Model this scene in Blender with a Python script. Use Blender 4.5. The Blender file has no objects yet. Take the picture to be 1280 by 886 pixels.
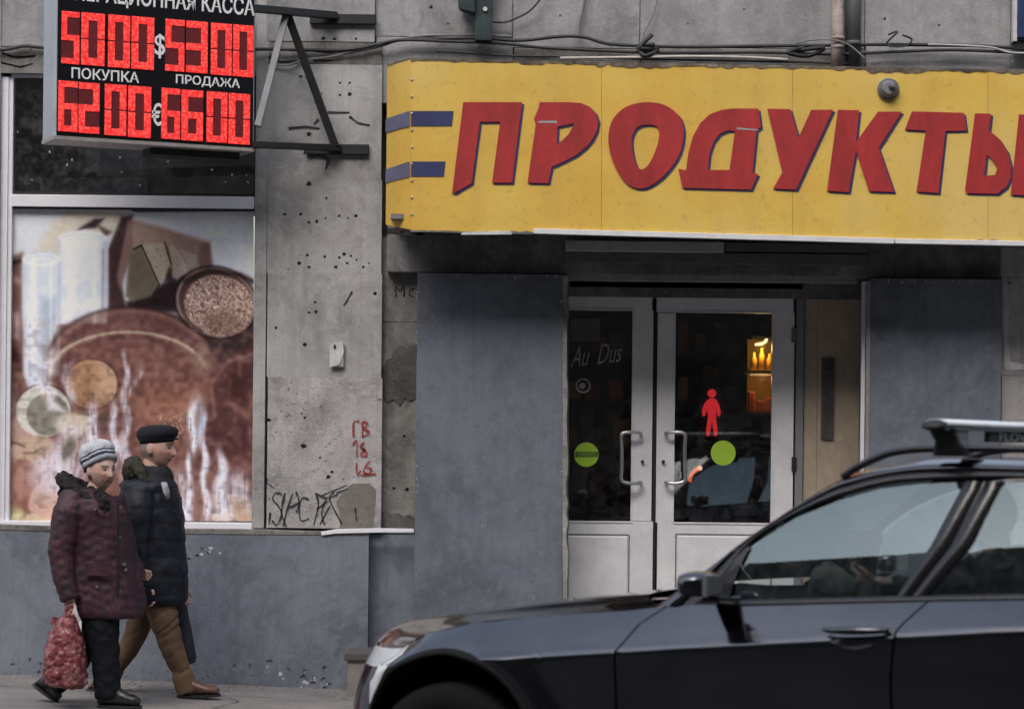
import bpy, bmesh, math, random
import numpy as np
from mathutils import Vector, noise, Matrix
random.seed(7)
SC = bpy.context.scene
COL = SC.collection
# ------------------------------------------------------------------ camera
ZC, HV, ROLL = 1.525, 550.0, 0.0105          # eye height, horizon row and roll measured in the photograph
cd = bpy.data.cameras.new('camera'); cam = bpy.data.objects.new('camera', cd); COL.objects.link(cam)
cd.sensor_width = 36; cd.lens = 36 * 3000 / 1280
cd.shift_y = (HV - 443) / 1280
cam.matrix_world = Matrix.Translation((0, -15, ZC)) @ Matrix.Rotation(math.pi / 2, 4, 'X') @ Matrix.Rotation(ROLL, 4, 'Z')
cd.clip_end = 500; cd.clip_start = .1
cd.dof.use_dof = True; cd.dof.focus_distance = 14.9; cd.dof.aperture_fstop = 3.2
SC.camera = cam
# ------------------------------------------------------------------ light: overcast winter dusk
SUN_EL, SUN_AZ = math.radians(48), math.radians(200)
w = bpy.data.worlds.new('World'); SC.world = w; w.use_nodes = True
nt = w.node_tree; nt.nodes.clear()
sky = nt.nodes.new('ShaderNodeTexSky'); sky.sky_type = 'NISHITA'; sky.sun_disc = False
sky.sun_elevation = SUN_EL; sky.sun_rotation = SUN_AZ
sky.air_density = 1.6; sky.dust_density = 4.0; sky.ozone_density = 1.5
hs = nt.nodes.new('ShaderNodeHueSaturation'); hs.inputs['Saturation'].default_value = .6
bg = nt.nodes.new('ShaderNodeBackground'); bg.inputs['Strength'].default_value = .1
wo = nt.nodes.new('ShaderNodeOutputWorld')
nt.links.new(sky.outputs[0], hs.inputs['Color']); nt.links.new(hs.outputs[0], bg.inputs['Color']); nt.links.new(bg.outputs[0], wo.inputs['Surface'])
sl = bpy.data.lights.new('sun', 'SUN'); sl.energy = .6; sl.angle = math.radians(40); sl.color = (1, .97, .93)
so = bpy.data.objects.new('sun', sl); COL.objects.link(so)
so.rotation_euler = (math.radians(42), 0, math.radians(-20))
SC.view_settings.view_transform = 'Standard'; SC.view_settings.look = 'None'
SC.view_settings.gamma = 1; SC.view_settings.exposure = 1.36
# ------------------------------------------------------------------ helpers: place
CR, SR = math.cos(ROLL), math.sin(ROLL)
def ray(u, v):
    dx, dy = u - 640, HV - v
    return ((dx * CR - dy * SR) / 3000, (dx * SR + dy * CR) / 3000)
def P(u, v, y):
    a, b = ray(u, v); D = y + 15
    return Vector((a * D, y, ZC + b * D))
def lin(c):
    c = [x / 255 for x in c]
    return tuple(x / 12.92 if x <= .04045 else ((x + .055) / 1.055) ** 2.4 for x in c)
def interp(x, pts):
    return float(np.interp(x, [p[0] for p in pts], [p[1] for p in pts]))
# ------------------------------------------------------------------ helpers: materials
class N:
    def __init__(s, name):
        s.m = bpy.data.materials.new(name); s.m.use_nodes = True
        s.t = s.m.node_tree; s.b = s.t.nodes['Principled BSDF']
    def n(s, t, **k):
        x = s.t.nodes.new(t)
        for a, v in k.items(): setattr(x, a, v)
        return x
    def l(s, a, b): s.t.links.new(a, b)
    def coord(s, kind='Object', scale=(1, 1, 1)):
        c = s.n('ShaderNodeTexCoord'); m = s.n('ShaderNodeMapping'); m.inputs['Scale'].default_value = scale
        s.l(c.outputs[kind], m.inputs[0]); return m.outputs[0]
    def noise(s, scale, detail=6, rough=.6, vec=None, dist=0):
        x = s.n('ShaderNodeTexNoise'); x.inputs['Scale'].default_value = scale; x.inputs['Detail'].default_value = detail
        x.inputs['Roughness'].default_value = rough; x.inputs['Distortion'].default_value = dist
        if vec is not None: s.l(vec, x.inputs['Vector'])
        return x.outputs['Fac']
    def ramp(s, fac, stops):
        r = s.n('ShaderNodeValToRGB'); e = r.color_ramp.elements
        while len(e) < len(stops): e.new(.5)
        for k, (p, c) in enumerate(stops):
            e[k].position = p; e[k].color = (c, c, c, 1) if isinstance(c, (int, float)) else (*c[:3], 1)
        s.l(fac, r.inputs[0]); return r.outputs[0]
    def mix(s, fac, a, b, mode='MIX'):
        x = s.n('ShaderNodeMix', data_type='RGBA', blend_type=mode)
        for sock, val in ((0, fac), (6, a), (7, b)):
            if hasattr(val, 'links') or hasattr(val, 'is_linked'): s.l(val, x.inputs[sock])
            elif isinstance(val, (int, float)): x.inputs[sock].default_value = val
            else: x.inputs[sock].default_value = (*val[:3], 1)
        return x.outputs[2]
    def bump(s, h, strength=.4, dist=.01):
        x = s.n('ShaderNodeBump'); x.inputs['Strength'].default_value = strength; x.inputs['Distance'].default_value = dist
        s.l(h, x.inputs['Height']); s.l(x.outputs[0], s.b.inputs['Normal'])
    def set(s, col=None, rough=None, metal=None, **k):
        if col is not None:
            if hasattr(col, 'is_linked'): s.l(col, s.b.inputs['Base Color'])
            else: s.b.inputs['Base Color'].default_value = (*col[:3], 1)
        if rough is not None:
            if hasattr(rough, 'is_linked'): s.l(rough, s.b.inputs['Roughness'])
            else: s.b.inputs['Roughness'].default_value = rough
        if metal is not None: s.b.inputs['Metallic'].default_value = metal
        for a, v in k.items(): s.b.inputs[a.replace('_', ' ')].default_value = v
        return s.m
def plain(name, col, rough=.6, metal=0, var=.25, scale=9, bump=.15, bscale=60, stretch=(1, 1, 1), **k):
    """a surface with soft blotches, fine grain and a light bump"""
    x = N(name); c = x.coord(scale=stretch)
    f = x.noise(scale, 8, .65, c); g = x.noise(bscale, 4, .6, c)
    lo = tuple(v * (1 - var) for v in col); hi = tuple(min(1, v * (1 + var)) for v in col)
    a = x.ramp(f, [(.3, lo), (.7, hi)])
    a = x.mix(.25, a, x.ramp(g, [(.35, lo), (.65, hi)]))
    if bump: x.bump(g, bump, .004)
    return x.set(a, rough, metal, **k)
def emit(name, col, strength):
    x = N(name); return x.set((0.01, 0.01, 0.01), .5, 0, Emission_Color=(*col, 1), Emission_Strength=strength)
def concrete(name, base, dark, light, seed=0, pits=.55, streak=.5, bump=.5, scuff=.35):
    """weathered render: cloudy tone, run-off streaks, pale scuffs, small pits, sandy grain"""
    x = N(name); c = x.coord()
    mp = x.n('ShaderNodeMapping'); mp.inputs['Location'].default_value = (seed * 3.1, seed * 1.7, seed); x.l(c, mp.inputs[0]); c = mp.outputs[0]
    big = x.noise(1.5, 8, .68, c, .6); mid = x.noise(8, 10, .74, c, .5); fine = x.noise(95, 6, .75, c); grain = x.noise(340, 2, .6, c)
    a = x.ramp(big, [(.36, dark), (.5, base), (.66, light)])
    a = x.mix(x.ramp(mid, [(.46, .0), (.62, .6)]), a, light)
    a = x.mix(x.ramp(x.noise(5, 10, .78, c, 1.), [(.52, 0.), (.66, .6)]), a, dark)
    sc = x.n('ShaderNodeMapping'); sc.inputs['Scale'].default_value = (11, 4, .55); x.l(c, sc.inputs[0])
    st = x.noise(1.6, 8, .7, sc.outputs[0], .25)
    a = x.mix(x.ramp(st, [(.5, 0.), (.68, streak)]), a, dark)
    s2 = x.n('ShaderNodeMapping'); s2.inputs['Scale'].default_value = (3, 3, 9); s2.inputs['Rotation'].default_value = (0, .5, 0); x.l(c, s2.inputs[0])
    a = x.mix(x.ramp(x.noise(5, 9, .8, s2.outputs[0], .4), [(.58, 0.), (.68, scuff)]), a, tuple(min(1, v * 1.35) for v in light))
    vo = x.n('ShaderNodeTexVoronoi'); vo.inputs['Scale'].default_value = 24; vo.inputs['Randomness'].default_value = 1
    wv = x.n('ShaderNodeVectorMath', operation='ADD'); nv = x.n('ShaderNodeTexNoise'); nv.inputs['Scale'].default_value = 30; x.l(c, nv.inputs['Vector']); sv = x.n('ShaderNodeVectorMath', operation='SCALE'); sv.inputs['Scale'].default_value = .05
    x.l(nv.outputs['Color'], sv.inputs[0]); x.l(c, wv.inputs[0]); x.l(sv.outputs[0], wv.inputs[1]); x.l(wv.outputs[0], vo.inputs['Vector'])
    pit = x.ramp(vo.outputs['Distance'], [(.08, 1.), (.2, 0.)])
    gate = x.ramp(x.noise(4, 5, .6, c), [(pits, 0.), (pits + .08, 1.)])
    pm = x.mix(1, pit, gate, 'MULTIPLY')
    a = x.mix(pm, a, tuple(v * .5 for v in dark))
    a = x.mix(x.ramp(fine, [(.36, .45), (.52, 0.)]), a, dark)
    a = x.mix(x.ramp(grain, [(.5, 0.), (.7, .3)]), a, light)
    h = x.mix(.5, fine, mid); h = x.mix(pm, h, (0, 0, 0)); x.bump(h, bump, .012)
    return x.set(a, .9)
def glass(name, tint=(.8, .85, .85), ior=1.45, rough=.0, dirt_sheen=0., refl=1.0):
    x = N(name); x.t.nodes.remove(x.b)
    tr = x.n('ShaderNodeBsdfTransparent'); tr.inputs[0].default_value = (*tint, 1)
    gl = x.n('ShaderNodeBsdfGlossy'); gl.inputs['Roughness'].default_value = rough; gl.inputs[0].default_value = (refl if isinstance(refl, tuple) else (refl, refl, refl)) + (1,)
    fr = x.n('ShaderNodeFresnel'); fr.inputs[0].default_value = ior
    mx = x.n('ShaderNodeMixShader'); x.l(fr.outputs[0], mx.inputs[0]); x.l(tr.outputs[0], mx.inputs[1]); x.l(gl.outputs[0], mx.inputs[2])
    out = mx.outputs[0]
    if dirt_sheen:
        df = x.n('ShaderNodeBsdfDiffuse'); df.inputs[0].default_value = (.45, .45, .46, 1)
        f = x.ramp(x.noise(14, 8, .75, x.coord()), [(.45, 0.), (.8, dirt_sheen)])
        m2 = x.n('ShaderNodeMixShader'); x.l(f, m2.inputs[0]); x.l(out, m2.inputs[1]); x.l(df.outputs[0], m2.inputs[2]); out = m2.outputs[0]
    x.l(out, x.t.nodes['Material Output'].inputs[0]); return x.m
# ------------------------------------------------------------------ helpers: objects
def tag(o, label=None, cat=None, group=None, kind=None):
    for k, v in (('label', label), ('category', cat), ('group', group), ('kind', kind)):
        if v: o[k] = v
    return o
def thing(name, label, cat, loc=(0, 0, 0), group=None):
    o = bpy.data.objects.new(name, None); COL.objects.link(o); o.location = loc; o.empty_display_size = .2
    return tag(o, label, cat, group)
def wloc(o):
    v = Vector((0, 0, 0))
    while o is not None: v += o.location; o = o.parent
    return v
def link(name, me, mat, parent=None):
    o = bpy.data.objects.new(name, me); COL.objects.link(o)
    if mat is not None:
        for m in (mat if isinstance(mat, (list, tuple)) else [mat]): me.materials.append(m)
    if parent is not None:
        d = -wloc(parent); me.transform(Matrix.Translation(d)); o.parent = parent
    return o
class MB:
    """collects shapes given in world metres, builds ONE mesh"""
    def __init__(s): s.v = []; s.f = []; s.mi = []; s.cur = 0
    def add(s, vs, fs):
        k = len(s.v); s.v += [tuple(p) for p in vs]
        for f in fs: s.f.append(tuple(i + k for i in f)); s.mi.append(s.cur)
        return s
    def hexa(s, q, r):
        """q: front quad, r: back quad (4 points each, same order)"""
        return s.add(list(q) + list(r), [(0, 1, 2, 3), (7, 6, 5, 4), (0, 4, 5, 1), (1, 5, 6, 2), (2, 6, 7, 3), (3, 7, 4, 0)])
    def box(s, x0, x1, y0, y1, z0, z1):
        return s.hexa([(x0, y0, z0), (x1, y0, z0), (x1, y0, z1), (x0, y0, z1)], [(x0, y1, z0), (x1, y1, z0), (x1, y1, z1), (x0, y1, z1)])
    def pbox(s, u0, v0, u1, v1, y, t):
        """upright slab whose front, on the plane y, covers the pixels u0..u1, v0..v1"""
        um, vm = (u0 + u1) / 2, (v0 + v1) / 2
        return s.box(P(u0, vm, y).x, P(u1, vm, y).x, y, y + t, P(um, v1, y).z, P(um, v0, y).z)
    def pquad(s, pts, y, t):
        q = [P(u, v, y) for u, v in pts]; r = [p + Vector((0, t, 0)) for p in q]
        n = len(q)
        return s.add(q + r, [tuple(range(n)), tuple(range(2 * n - 1, n - 1, -1))] + [(i, i + n, (i + 1) % n + n, (i + 1) % n) for i in range(n)])
    def tube(s, pts, rad, n=10, cap=True, closed=False):
        pts = [Vector(p) for p in pts]; m = len(pts)
        rad = [rad] * m if isinstance(rad, (int, float)) else rad
        k = len(s.v); up = None; rings = []
        for i in range(m):
            a = pts[i - 1] if (i or closed) else pts[i]; b = pts[(i + 1) % m] if (i < m - 1 or closed) else pts[i]
            t = (b - a).normalized()
            if up is None:
                up = Vector((0, 0, 1)) if abs(t.z) < .9 else Vector((0, 1, 0))
            x = up.cross(t).normalized(); up = t.cross(x).normalized()
            r = rad[i]; ra, rb = r if isinstance(r, tuple) else (r, r)
            rings.append([pts[i] + x * ra * math.cos(2 * math.pi * j / n) + up * rb * math.sin(2 * math.pi * j / n) for j in range(n)])
        return s.loft(rings, cap, closed)
    def loft(s, rings, cap=True, closed=False):
        n = len(rings[0]); m = len(rings); vs = [p for r in rings for p in r]; fs = []
        for i in range(m if closed else m - 1):
            i2 = (i + 1) % m
            for j in range(n):
                fs.append((i * n + j, i * n + (j + 1) % n, i2 * n + (j + 1) % n, i2 * n + j))
        if cap and not closed:
            fs.append(tuple(range(n - 1, -1, -1))); fs.append(tuple((m - 1) * n + j for j in range(n)))
        return s.add(vs, fs)
    def grid(s, rows):
        n = len(rows[0]); vs = [p for r in rows for p in r]; fs = []
        for i in range(len(rows) - 1):
            for j in range(n - 1): fs.append((i * n + j, i * n + j + 1, (i + 1) * n + j + 1, (i + 1) * n + j))
        return s.add(vs, fs)
    def ball(s, c, r, n=16, m=10, rot=None):
        c = Vector(c); r = r if isinstance(r, (tuple, list)) else (r, r, r); rings = []
        for i in range(1, m):
            th = math.pi * i / m
            rr = []
            for j in range(n):
                ph = 2 * math.pi * j / n
                p = Vector((r[0] * math.sin(th) * math.cos(ph), r[1] * math.sin(th) * math.sin(ph), -r[2] * math.cos(th)))
                rr.append(c + (rot @ p if rot else p))
            rings.append(rr)
        return s.loft(rings)
    def mesh(s, name, fix=True):
        me = bpy.data.meshes.new(name); me.from_pydata(s.v, [], s.f); me.polygons.foreach_set('material_index', s.mi)
        if fix:
            bm = bmesh.new(); bm.from_mesh(me); bmesh.ops.recalc_face_normals(bm, faces=bm.faces); bm.to_mesh(me); bm.free()
        return me
    def build(s, name, mat, parent=None, smooth=False, bevel=0, segs=2, fix=True):
        me = s.mesh(name, fix)
        if smooth: me.polygons.foreach_set('use_smooth', [True] * len(me.polygons))
        o = link(name, me, mat, parent)
        if bevel:
            b = o.modifiers.new('bevel', 'BEVEL'); b.width = bevel; b.segments = segs; b.limit_method = 'ANGLE'
        return o
def evaluated(o):
    """mesh with modifiers applied; the working object is removed"""
    dg = bpy.context.evaluated_depsgraph_get(); dg.update()
    me = bpy.data.meshes.new_from_object(o.evaluated_get(dg)); bpy.data.objects.remove(o); return me
def remeshed(mb, voxel, smooth=2):
    o = link('work', mb.mesh('work'), None)
    r = o.modifiers.new('r', 'REMESH'); r.mode = 'VOXEL'; r.voxel_size = voxel; r.use_smooth_shade = True
    if smooth:
        m = o.modifiers.new('s', 'SMOOTH'); m.iterations = smooth; m.factor = .5
    return evaluated(o)
def displace(me, fn):
    nrm = np.empty(len(me.vertices) * 3); me.vertices.foreach_get('normal', nrm); nrm = nrm.reshape(-1, 3)
    co = np.empty(len(me.vertices) * 3); me.vertices.foreach_get('co', co); co = co.reshape(-1, 3)
    d = np.array([fn(p) for p in co]); co += nrm * d[:, None]
    me.vertices.foreach_set('co', co.ravel()); me.update()
def cut(mb_panel, cutters, name, mat, parent, bevel=0):
    """real holes and cracks: boolean of small cutters out of a slab"""
    o = link('work', mb_panel.mesh('w'), None); c = link('cutter', cutters.mesh('c'), None)
    b = o.modifiers.new('b', 'BOOLEAN'); b.operation = 'DIFFERENCE'; b.object = c; b.solver = 'EXACT'; b.use_self = True
    me = evaluated(o); bpy.data.objects.remove(c); me.name = name
    return link(name, me, mat, parent)
def fill2d(splines, thick, name='shape'):
    """filled flat outline with holes -> (verts (x, z, out), faces)"""
    cu = bpy.data.curves.new('c', 'CURVE'); cu.dimensions = '2D'; cu.fill_mode = 'BOTH'; cu.extrude = thick / 2
    for sp in splines:
        q = cu.splines.new('POLY'); q.points.add(len(sp) - 1); q.use_cyclic_u = True
        for i, (x, y) in enumerate(sp): q.points[i].co = (x, y, 0, 1)
    o = bpy.data.objects.new('c', cu); COL.objects.link(o); me = evaluated(o)
    v = [(p.co.x, p.co.y, p.co.z + thick / 2) for p in me.vertices]; f = [tuple(p.vertices) for p in me.polygons]
    bpy.data.meshes.remove(me); return v, f
def text2d(txt, thick=.004, bold=0., shear=0.):
    cu = bpy.data.curves.new('t', 'FONT'); cu.body = txt; cu.extrude = thick / 2; cu.offset = bold; cu.shear = shear; cu.size = 1; cu.resolution_u = 3
    o = bpy.data.objects.new('t', cu); COL.objects.link(o); me = evaluated(o)
    v = np.array([p.co[:] for p in me.vertices]); f = [tuple(p.vertices) for p in me.polygons]; bpy.data.meshes.remove(me)
    lo, hi = v.min(0), v.max(0); v = (v - lo); v[:, 0] /= hi[0] - lo[0]; v[:, 1] /= hi[1] - lo[1]
    return v, f
def smooth_poly(p, k=5):
    n = len(p); out = []
    for i in range(n):
        a, b, c, d = (np.array(p[(i + j) % n], float) for j in (-1, 0, 1, 2))
        for t in np.arange(k) / k:
            out.append(tuple(.5 * (2 * b + (c - a) * t + (2 * a - 5 * b + 4 * c - d) * t * t + (3 * b - a - 3 * c + d) * t ** 3)))
    return out
def curve3(pts, k=6):
    pts = [Vector(p) for p in pts]; out = []; n = len(pts)
    for i in range(n - 1):
        a, b, c, d = pts[max(i - 1, 0)], pts[i], pts[i + 1], pts[min(i + 2, n - 1)]
        for j in range(k):
            t = j / k; out.append(.5 * (2 * b + (c - a) * t + (2 * a - 5 * b + 4 * c - d) * t * t + (3 * b - a - 3 * c + d) * t ** 3))
    out.append(pts[-1]); return out
def stroke(mb, px, width, y, t=.0015):
    """a painted line: flat ribbon of pixels px on the plane y"""
    c = curve3([Vector((u, v, 0)) for u, v in px], 4); L, R = [], []
    for i in range(len(c)):
        d = c[min(i + 1, len(c) - 1)] - c[max(i - 1, 0)]; d.normalize(); nrm = Vector((-d.y, d.x, 0))
        wd = width * (.45 + .9 * random.random() * (.6 + .4 * math.sin(i * .9))) / 2
        L.append(P(*(c[i] + nrm * wd)[:2], y)); R.append(P(*(c[i] - nrm * wd)[:2], y))
    mb.grid([L, R]); return mb
def blob(u0, v0, ru, rv, n=14, jit=.3):
    return [(u0 + ru * math.cos(2 * math.pi * i / n) * (1 - jit * random.random()), v0 + rv * math.sin(2 * math.pi * i / n) * (1 - jit * random.random())) for i in range(n)]
# ------------------------------------------------------------------ materials
M = {}
M['wall'] = concrete('wall render', (.33, .32, .326), (.19, .185, .188), (.44, .43, .434), 0, .64, .35, .6)
M['wall_up'] = concrete('upper wall render', (.285, .28, .293), (.17, .167, .175), (.375, .37, .385), 3, .64, .4, .7)
M['wall_low'] = concrete('flaking whitewashed render', (.37, .35, .355), (.19, .18, .184), (.52, .495, .5), 5, .5, .4, .9)
M['wall_dark'] = concrete('grimy shaded render', (.19, .18, .172), (.075, .07, .067), (.29, .275, .26), 9, .55, .5, .8)
M['broken'] = concrete('broken dark plaster', (.066, .062, .06), (.026, .024, .024), (.14, .13, .125), 12, .45, .4, 1.)
M['patch'] = concrete('cement patch', (.19, .17, .155), (.12, .108, .097), (.25, .225, .205), 14, .6, .3)
M['plinth'] = concrete('blue grey plinth paint', (.155, .172, .212), (.095, .106, .135), (.21, .23, .275), 17, .62, .45, .5, .4)
M['panel'] = concrete('blue grey cladding', (.13, .146, .182), (.086, .096, .12), (.172, .19, .228), 20, .66, .5, .4, .3)
M['chip'] = plain('bare chipped plaster', (.5, .49, .5), .9)
M['pvc'] = plain('white plastic frame', (.74, .74, .80), .35, 0, .08, 5, .05)
M['door'] = plain('pale grey door plastic', (.68, .67, .70), .35, 0, .16, 5, .05)
M['beige'] = plain('beige board', (.38, .31, .235), .6, 0, .25, 6, .1, 40, (1, 1, .6))
M['black'] = plain('black void', (.008, .008, .009), .8)
M['shade_grime'] = concrete('black soot', (.13, .125, .13), (.06, .058, .06), (.24, .235, .24), 23, .6)
M['steel_dark'] = plain('dark painted steel', (.022, .022, .024), .55, .3, .35)
M['steel_grey'] = plain('grey steel', (.16, .165, .18), .5, .5, .2)
M['rubber'] = plain('black rubber', (.012, .012, .013), .6)
M['chrome'] = plain('satin metal handle', (.55, .55, .58), .3, .9, .1, 5, .05)
M['glass'] = glass('window glass', (.95, .95, .95), 1.9, .02, .16)
M['doorglass'] = glass('door glass', (.62, .62, .62), 1.6, .02, .10)  # pale film here also paints soft street reflections on the pane
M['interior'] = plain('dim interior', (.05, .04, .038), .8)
M['interior_b'] = plain('brown interior wall', (.50, .39, .35), .85, 0, .4, 2)
# ------------------------------------------------------------------ the ground
def zp(x): return interp(x, [(-6, .10), (-3.2, .036), (-1.1, -.035), (0, -.04), (9, -.05)])
ROADZ = -.12
xs = sorted(set(np.round(np.concatenate([np.linspace(-60, -5, 8), np.linspace(-4.5, 4.5, 40), np.linspace(5, 60, 8)]), 3)))
pm = N('worn pavement'); c = pm.coord()
a = pm.ramp(pm.noise(1.2, 7, .65, c), [(.38, (.13, .12, .12)), (.62, (.225, .205, .2))])
a = pm.mix(pm.ramp(pm.noise(160, 4, .6, c), [(.4, .0), (.7, .4)]), a, (.28, .26, .26))
a = pm.mix(pm.ramp(pm.noise(4, 8, .7, c), [(.5, 0.), (.75, .5)]), a, (.07, .065, .066))
pm.bump(pm.noise(140, 4, .6, c), .5, .004); M['pave'] = pm.set(a, pm.ramp(pm.noise(2, 4, .5, c), [(.35, .45), (.65, .85)]))
mb = MB(); mb.grid([[(x, y, zp(x) - .01 * max(0, -y)) for x in xs] for y in (6, .5, 0, -.5, -1, -1.5, -2.2, -2.9)])
tag(mb.build('pavement', M['pave']), kind='structure')
mb = MB(); mb.grid([[(x, -2.9, zp(x) - .029) for x in xs], [(x, -2.9, ROADZ - .1) for x in xs]])
for x0 in np.arange(-12, 12, 1.0):
    z0 = zp(x0 + .5) - .025
    mb.box(x0 + .004, x0 + .996, -3.06, -2.902, ROADZ - .1, z0)
tag(mb.build('kerb', plain('kerb stone', (.22, .21, .21), .8), bevel=.006), kind='structure')
rm = N('wet asphalt'); c = rm.coord()
a = rm.ramp(rm.noise(.8, 7, .6, c), [(.3, (.02, .02, .022)), (.7, (.042, .041, .043))])
a = rm.mix(rm.ramp(rm.noise(220, 3, .6, c), [(.5, 0.), (.7, .4)]), a, (.08, .08, .08))
rm.bump(rm.noise(200, 3, .6, c), .5, .004); M['road'] = rm.set(a, rm.ramp(rm.noise(1.5, 4, .5, c), [(.35, .6), (.65, .9)]))
mb = MB(); mb.box(-250, 250, -250, 250, ROADZ - .5, ROADZ)
tag(mb.build('road', M['road']), kind='structure')
mb = MB(); mb.cur = 0
for k in range(420):
    x = random.uniform(-3.4, -.9); y = -.07 - abs(random.gauss(0, .35)); r = random.uniform(.002, .008) * (1.6 if random.random() < .08 else 1); z = zp(x) + .01 * y; a0 = random.random() * 6
    top_ = [(x + r * math.cos(a0 + i * 1.57) * random.uniform(.6, 1.2), y + r * math.sin(a0 + i * 1.57), z + r * random.uniform(.3, .7)) for i in range(4)]; bt_ = [(x + 1.3 * r * math.cos(a0 + i * 1.57), y + 1.3 * r * math.sin(a0 + i * 1.57), z - .002) for i in range(4)]
    mb.hexa(top_, bt_)
tag(mb.build('grit', plain('grit', (.16, .15, .145), .9, 0, .6, 60)), 'loose grit scattered along the foot of the plinth', 'grit', None, 'stuff')
mb = MB()
for px in ([(-3.4, -.62), (-3.0, -.66), (-2.7, -.58), (-2.3, -.63), (-1.9, -.6), (-1.4, -.66)], [(-2.7, -.58), (-2.62, -.35), (-2.7, -.07)], [(-1.75, -.61), (-1.6, -.9), (-1.68, -1.3), (-1.5, -1.8)], [(-3.1, -.66), (-3.0, -1.1), (-3.2, -1.5)]):
    c = curve3([Vector((x, y, 0)) for x, y in px], 6); c = [p + Vector((random.uniform(-.015, .015), random.uniform(-.015, .015), 0)) for p in c]; L, R = [], []
    for i, p in enumerate(c):
        wd = random.uniform(.003, .009); L.append((p.x - wd, p.y - wd * .6, zp(p.x) + .01 * p.y + .0015)); R.append((p.x + wd, p.y + wd * .6, zp(p.x) + .01 * p.y + .0015))
    mb.grid([L, R])
o = mb.build('pavement_crack', plain('tar filled crack', (.03, .028, .028), .8)); o['kind'] = 'stuff'; tag(o, 'dark cracks across the pavement beside the walkers', 'crack')
# ------------------------------------------------------------------ the shop building
B = thing('shop_building', 'grey rendered shop building with blue grey plinth and a canopied double door entrance', 'building', (0, .6, 0))
def hole_set(spec, y, depth=.035):
    """spec: (u, v, r px) bullet and anchor holes"""
    c = MB()
    for u, v, r in spec:
        p = P(u, v, y); n = 7; ra = r * random.uniform(.6, 1.05) * 15 / 3000; k = random.random()
        rings = []
        for dy, f in ((-.01, 1.1), (.004, .95), (depth, .5)):
            rings.append([p + Vector((ra * f * math.cos(6.283 * (i + k) / n) * (1 + .25 * math.sin(3 * i + u)), dy, ra * f * math.sin(6.283 * (i + k) / n))) for i in range(n)])
        c.loft(rings)
    return c
def crack(c, px, wpx, y, depth=.02):
    for (a, b) in zip(px[:-1], px[1:]):
        a, b = Vector(a), Vector(b); d = (b - a).normalized(); n = Vector((-d.y, d.x)) * wpx / 2; e = d * .4
        q = [P(*(a - e - n), y - .01), P(*(b + e - n * .7), y - .01), P(*(b + e + n * .7), y - .01), P(*(a - e + n), y - .01)]
        c.hexa(q, [p + Vector((0, depth + .01, 0)) for p in q])
def panel(u0, v0, u1, v1, y, mat, name='wall_panel', holes=None, cracks=None, t=.25, bevel=.004):
    mb = MB().pbox(u0, v0, u1, v1, y, t)
    if holes or cracks:
        c = hole_set(holes or [], y)
        for px, wd in cracks or []: crack(c, px, wd, y)
        return cut(mb, c, name, mat, B)
    return mb.build(name, mat, B, bevel=bevel)
G = .55  # half joint in px
# the pier between window and entrance: courses of render blocks with recessed joints and holes
panel(334, -120, 469, 52, 0, M['wall_up'], holes=[(404, 48, 2.6), (418, 49, 2.2), (445, 49, 2.2), (350, 60, 2)])
panel(334, 53, 477, 80, .004, M['wall_dark'], cracks=[([(385, 62), (410, 66), (440, 63), (468, 60)], 4), ([(335, 71), (352, 78), (372, 76)], 3), ([(392, 76), (412, 75)], 3)])
panel(334, 80.6, 477, 223.95, .0, M['wall'], holes=[(425, 104, 2.6), (437, 104, 2.8), (425, 119, 2.4), (437, 118, 3.4), (376, 96, 2.6), (402, 117, 1.5), (386, 168, 3), (385, 209, 0.1)],
      cracks=[([(361, 161), (380, 159), (399, 161)], 5), ([(410, 141), (436, 141)], 4), ([(437, 146), (446, 154), (462, 157)], 4), ([(398, 150), (392, 156)], 4), ([(380, 190), (388, 195), (400, 192), (411, 200), (408, 212)], 6)])
panel(334, 224.1, 477, 341.95, .0, M['wall'], holes=[(386, 230, 3.4), (408, 248, 2), (356, 268, 2.6), (376, 268, 3.2), (386, 278, 3), (396, 277, 2.4), (407, 273, 2), (424, 270, 2.4), (435, 273, 1.6), (445, 270, 2.4),
      (384, 319, 3), (406, 321, 2.4), (430, 318, 3.2), (439, 320, 2.6), (424, 322, 2), (374, 329, 2.6), (386, 334, 2.8), (420, 334, 4), (434, 329, 2.8), (454, 334, 3), (446, 325, 2), (461, 329, 2)])
panel(334, 342.1, 477, 471.9, .0, M['wall'], holes=[(345, 410, 2.6), (381, 431, 3), (386, 391, 2.4), (395, 390, 2.4), (394, 378, 2), (469, 367, 2.6)], cracks=[([(440, 365), (435, 374), (430, 382)], 3.4), ([(320, 373), (328, 371)], 3)])
panel(334, 472, 477, 660, .0, M['wall_low'], holes=[(379, 558, 4.4), (381, 522, 3), (336, 525, 3), (410, 596, 3), (333, 600, 3), (400, 572, 2.2), (415, 590, 2.6), (377, 517, 2), (345, 540, 2)],
      cracks=[([(330, 590), (334, 604), (342, 610)], 2.4), ([(400, 620), (418, 613), (434, 606)], 2)])
panel(318.5, -120, 333.7, 660, .002, M['wall'], name='window_surround', bevel=.002)
MB().pbox(323, -120, 1500, 296, .24, .1).build('backing_wall', M['shade_grime'], B); MB().pbox(-300, -120, 330, 95, .2, .1).build('backing_wall', M['shade_grime'], B); MB().pbox(440, 250, 484, 700, .23, .1).build('backing_wall', M['shade_grime'], B); MB().pbox(1235, 280, 1500, 900, .23, .1).build('backing_wall', M['shade_grime'], B)  # unseen backing added behind the panels to stop light leaking through joints
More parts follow.
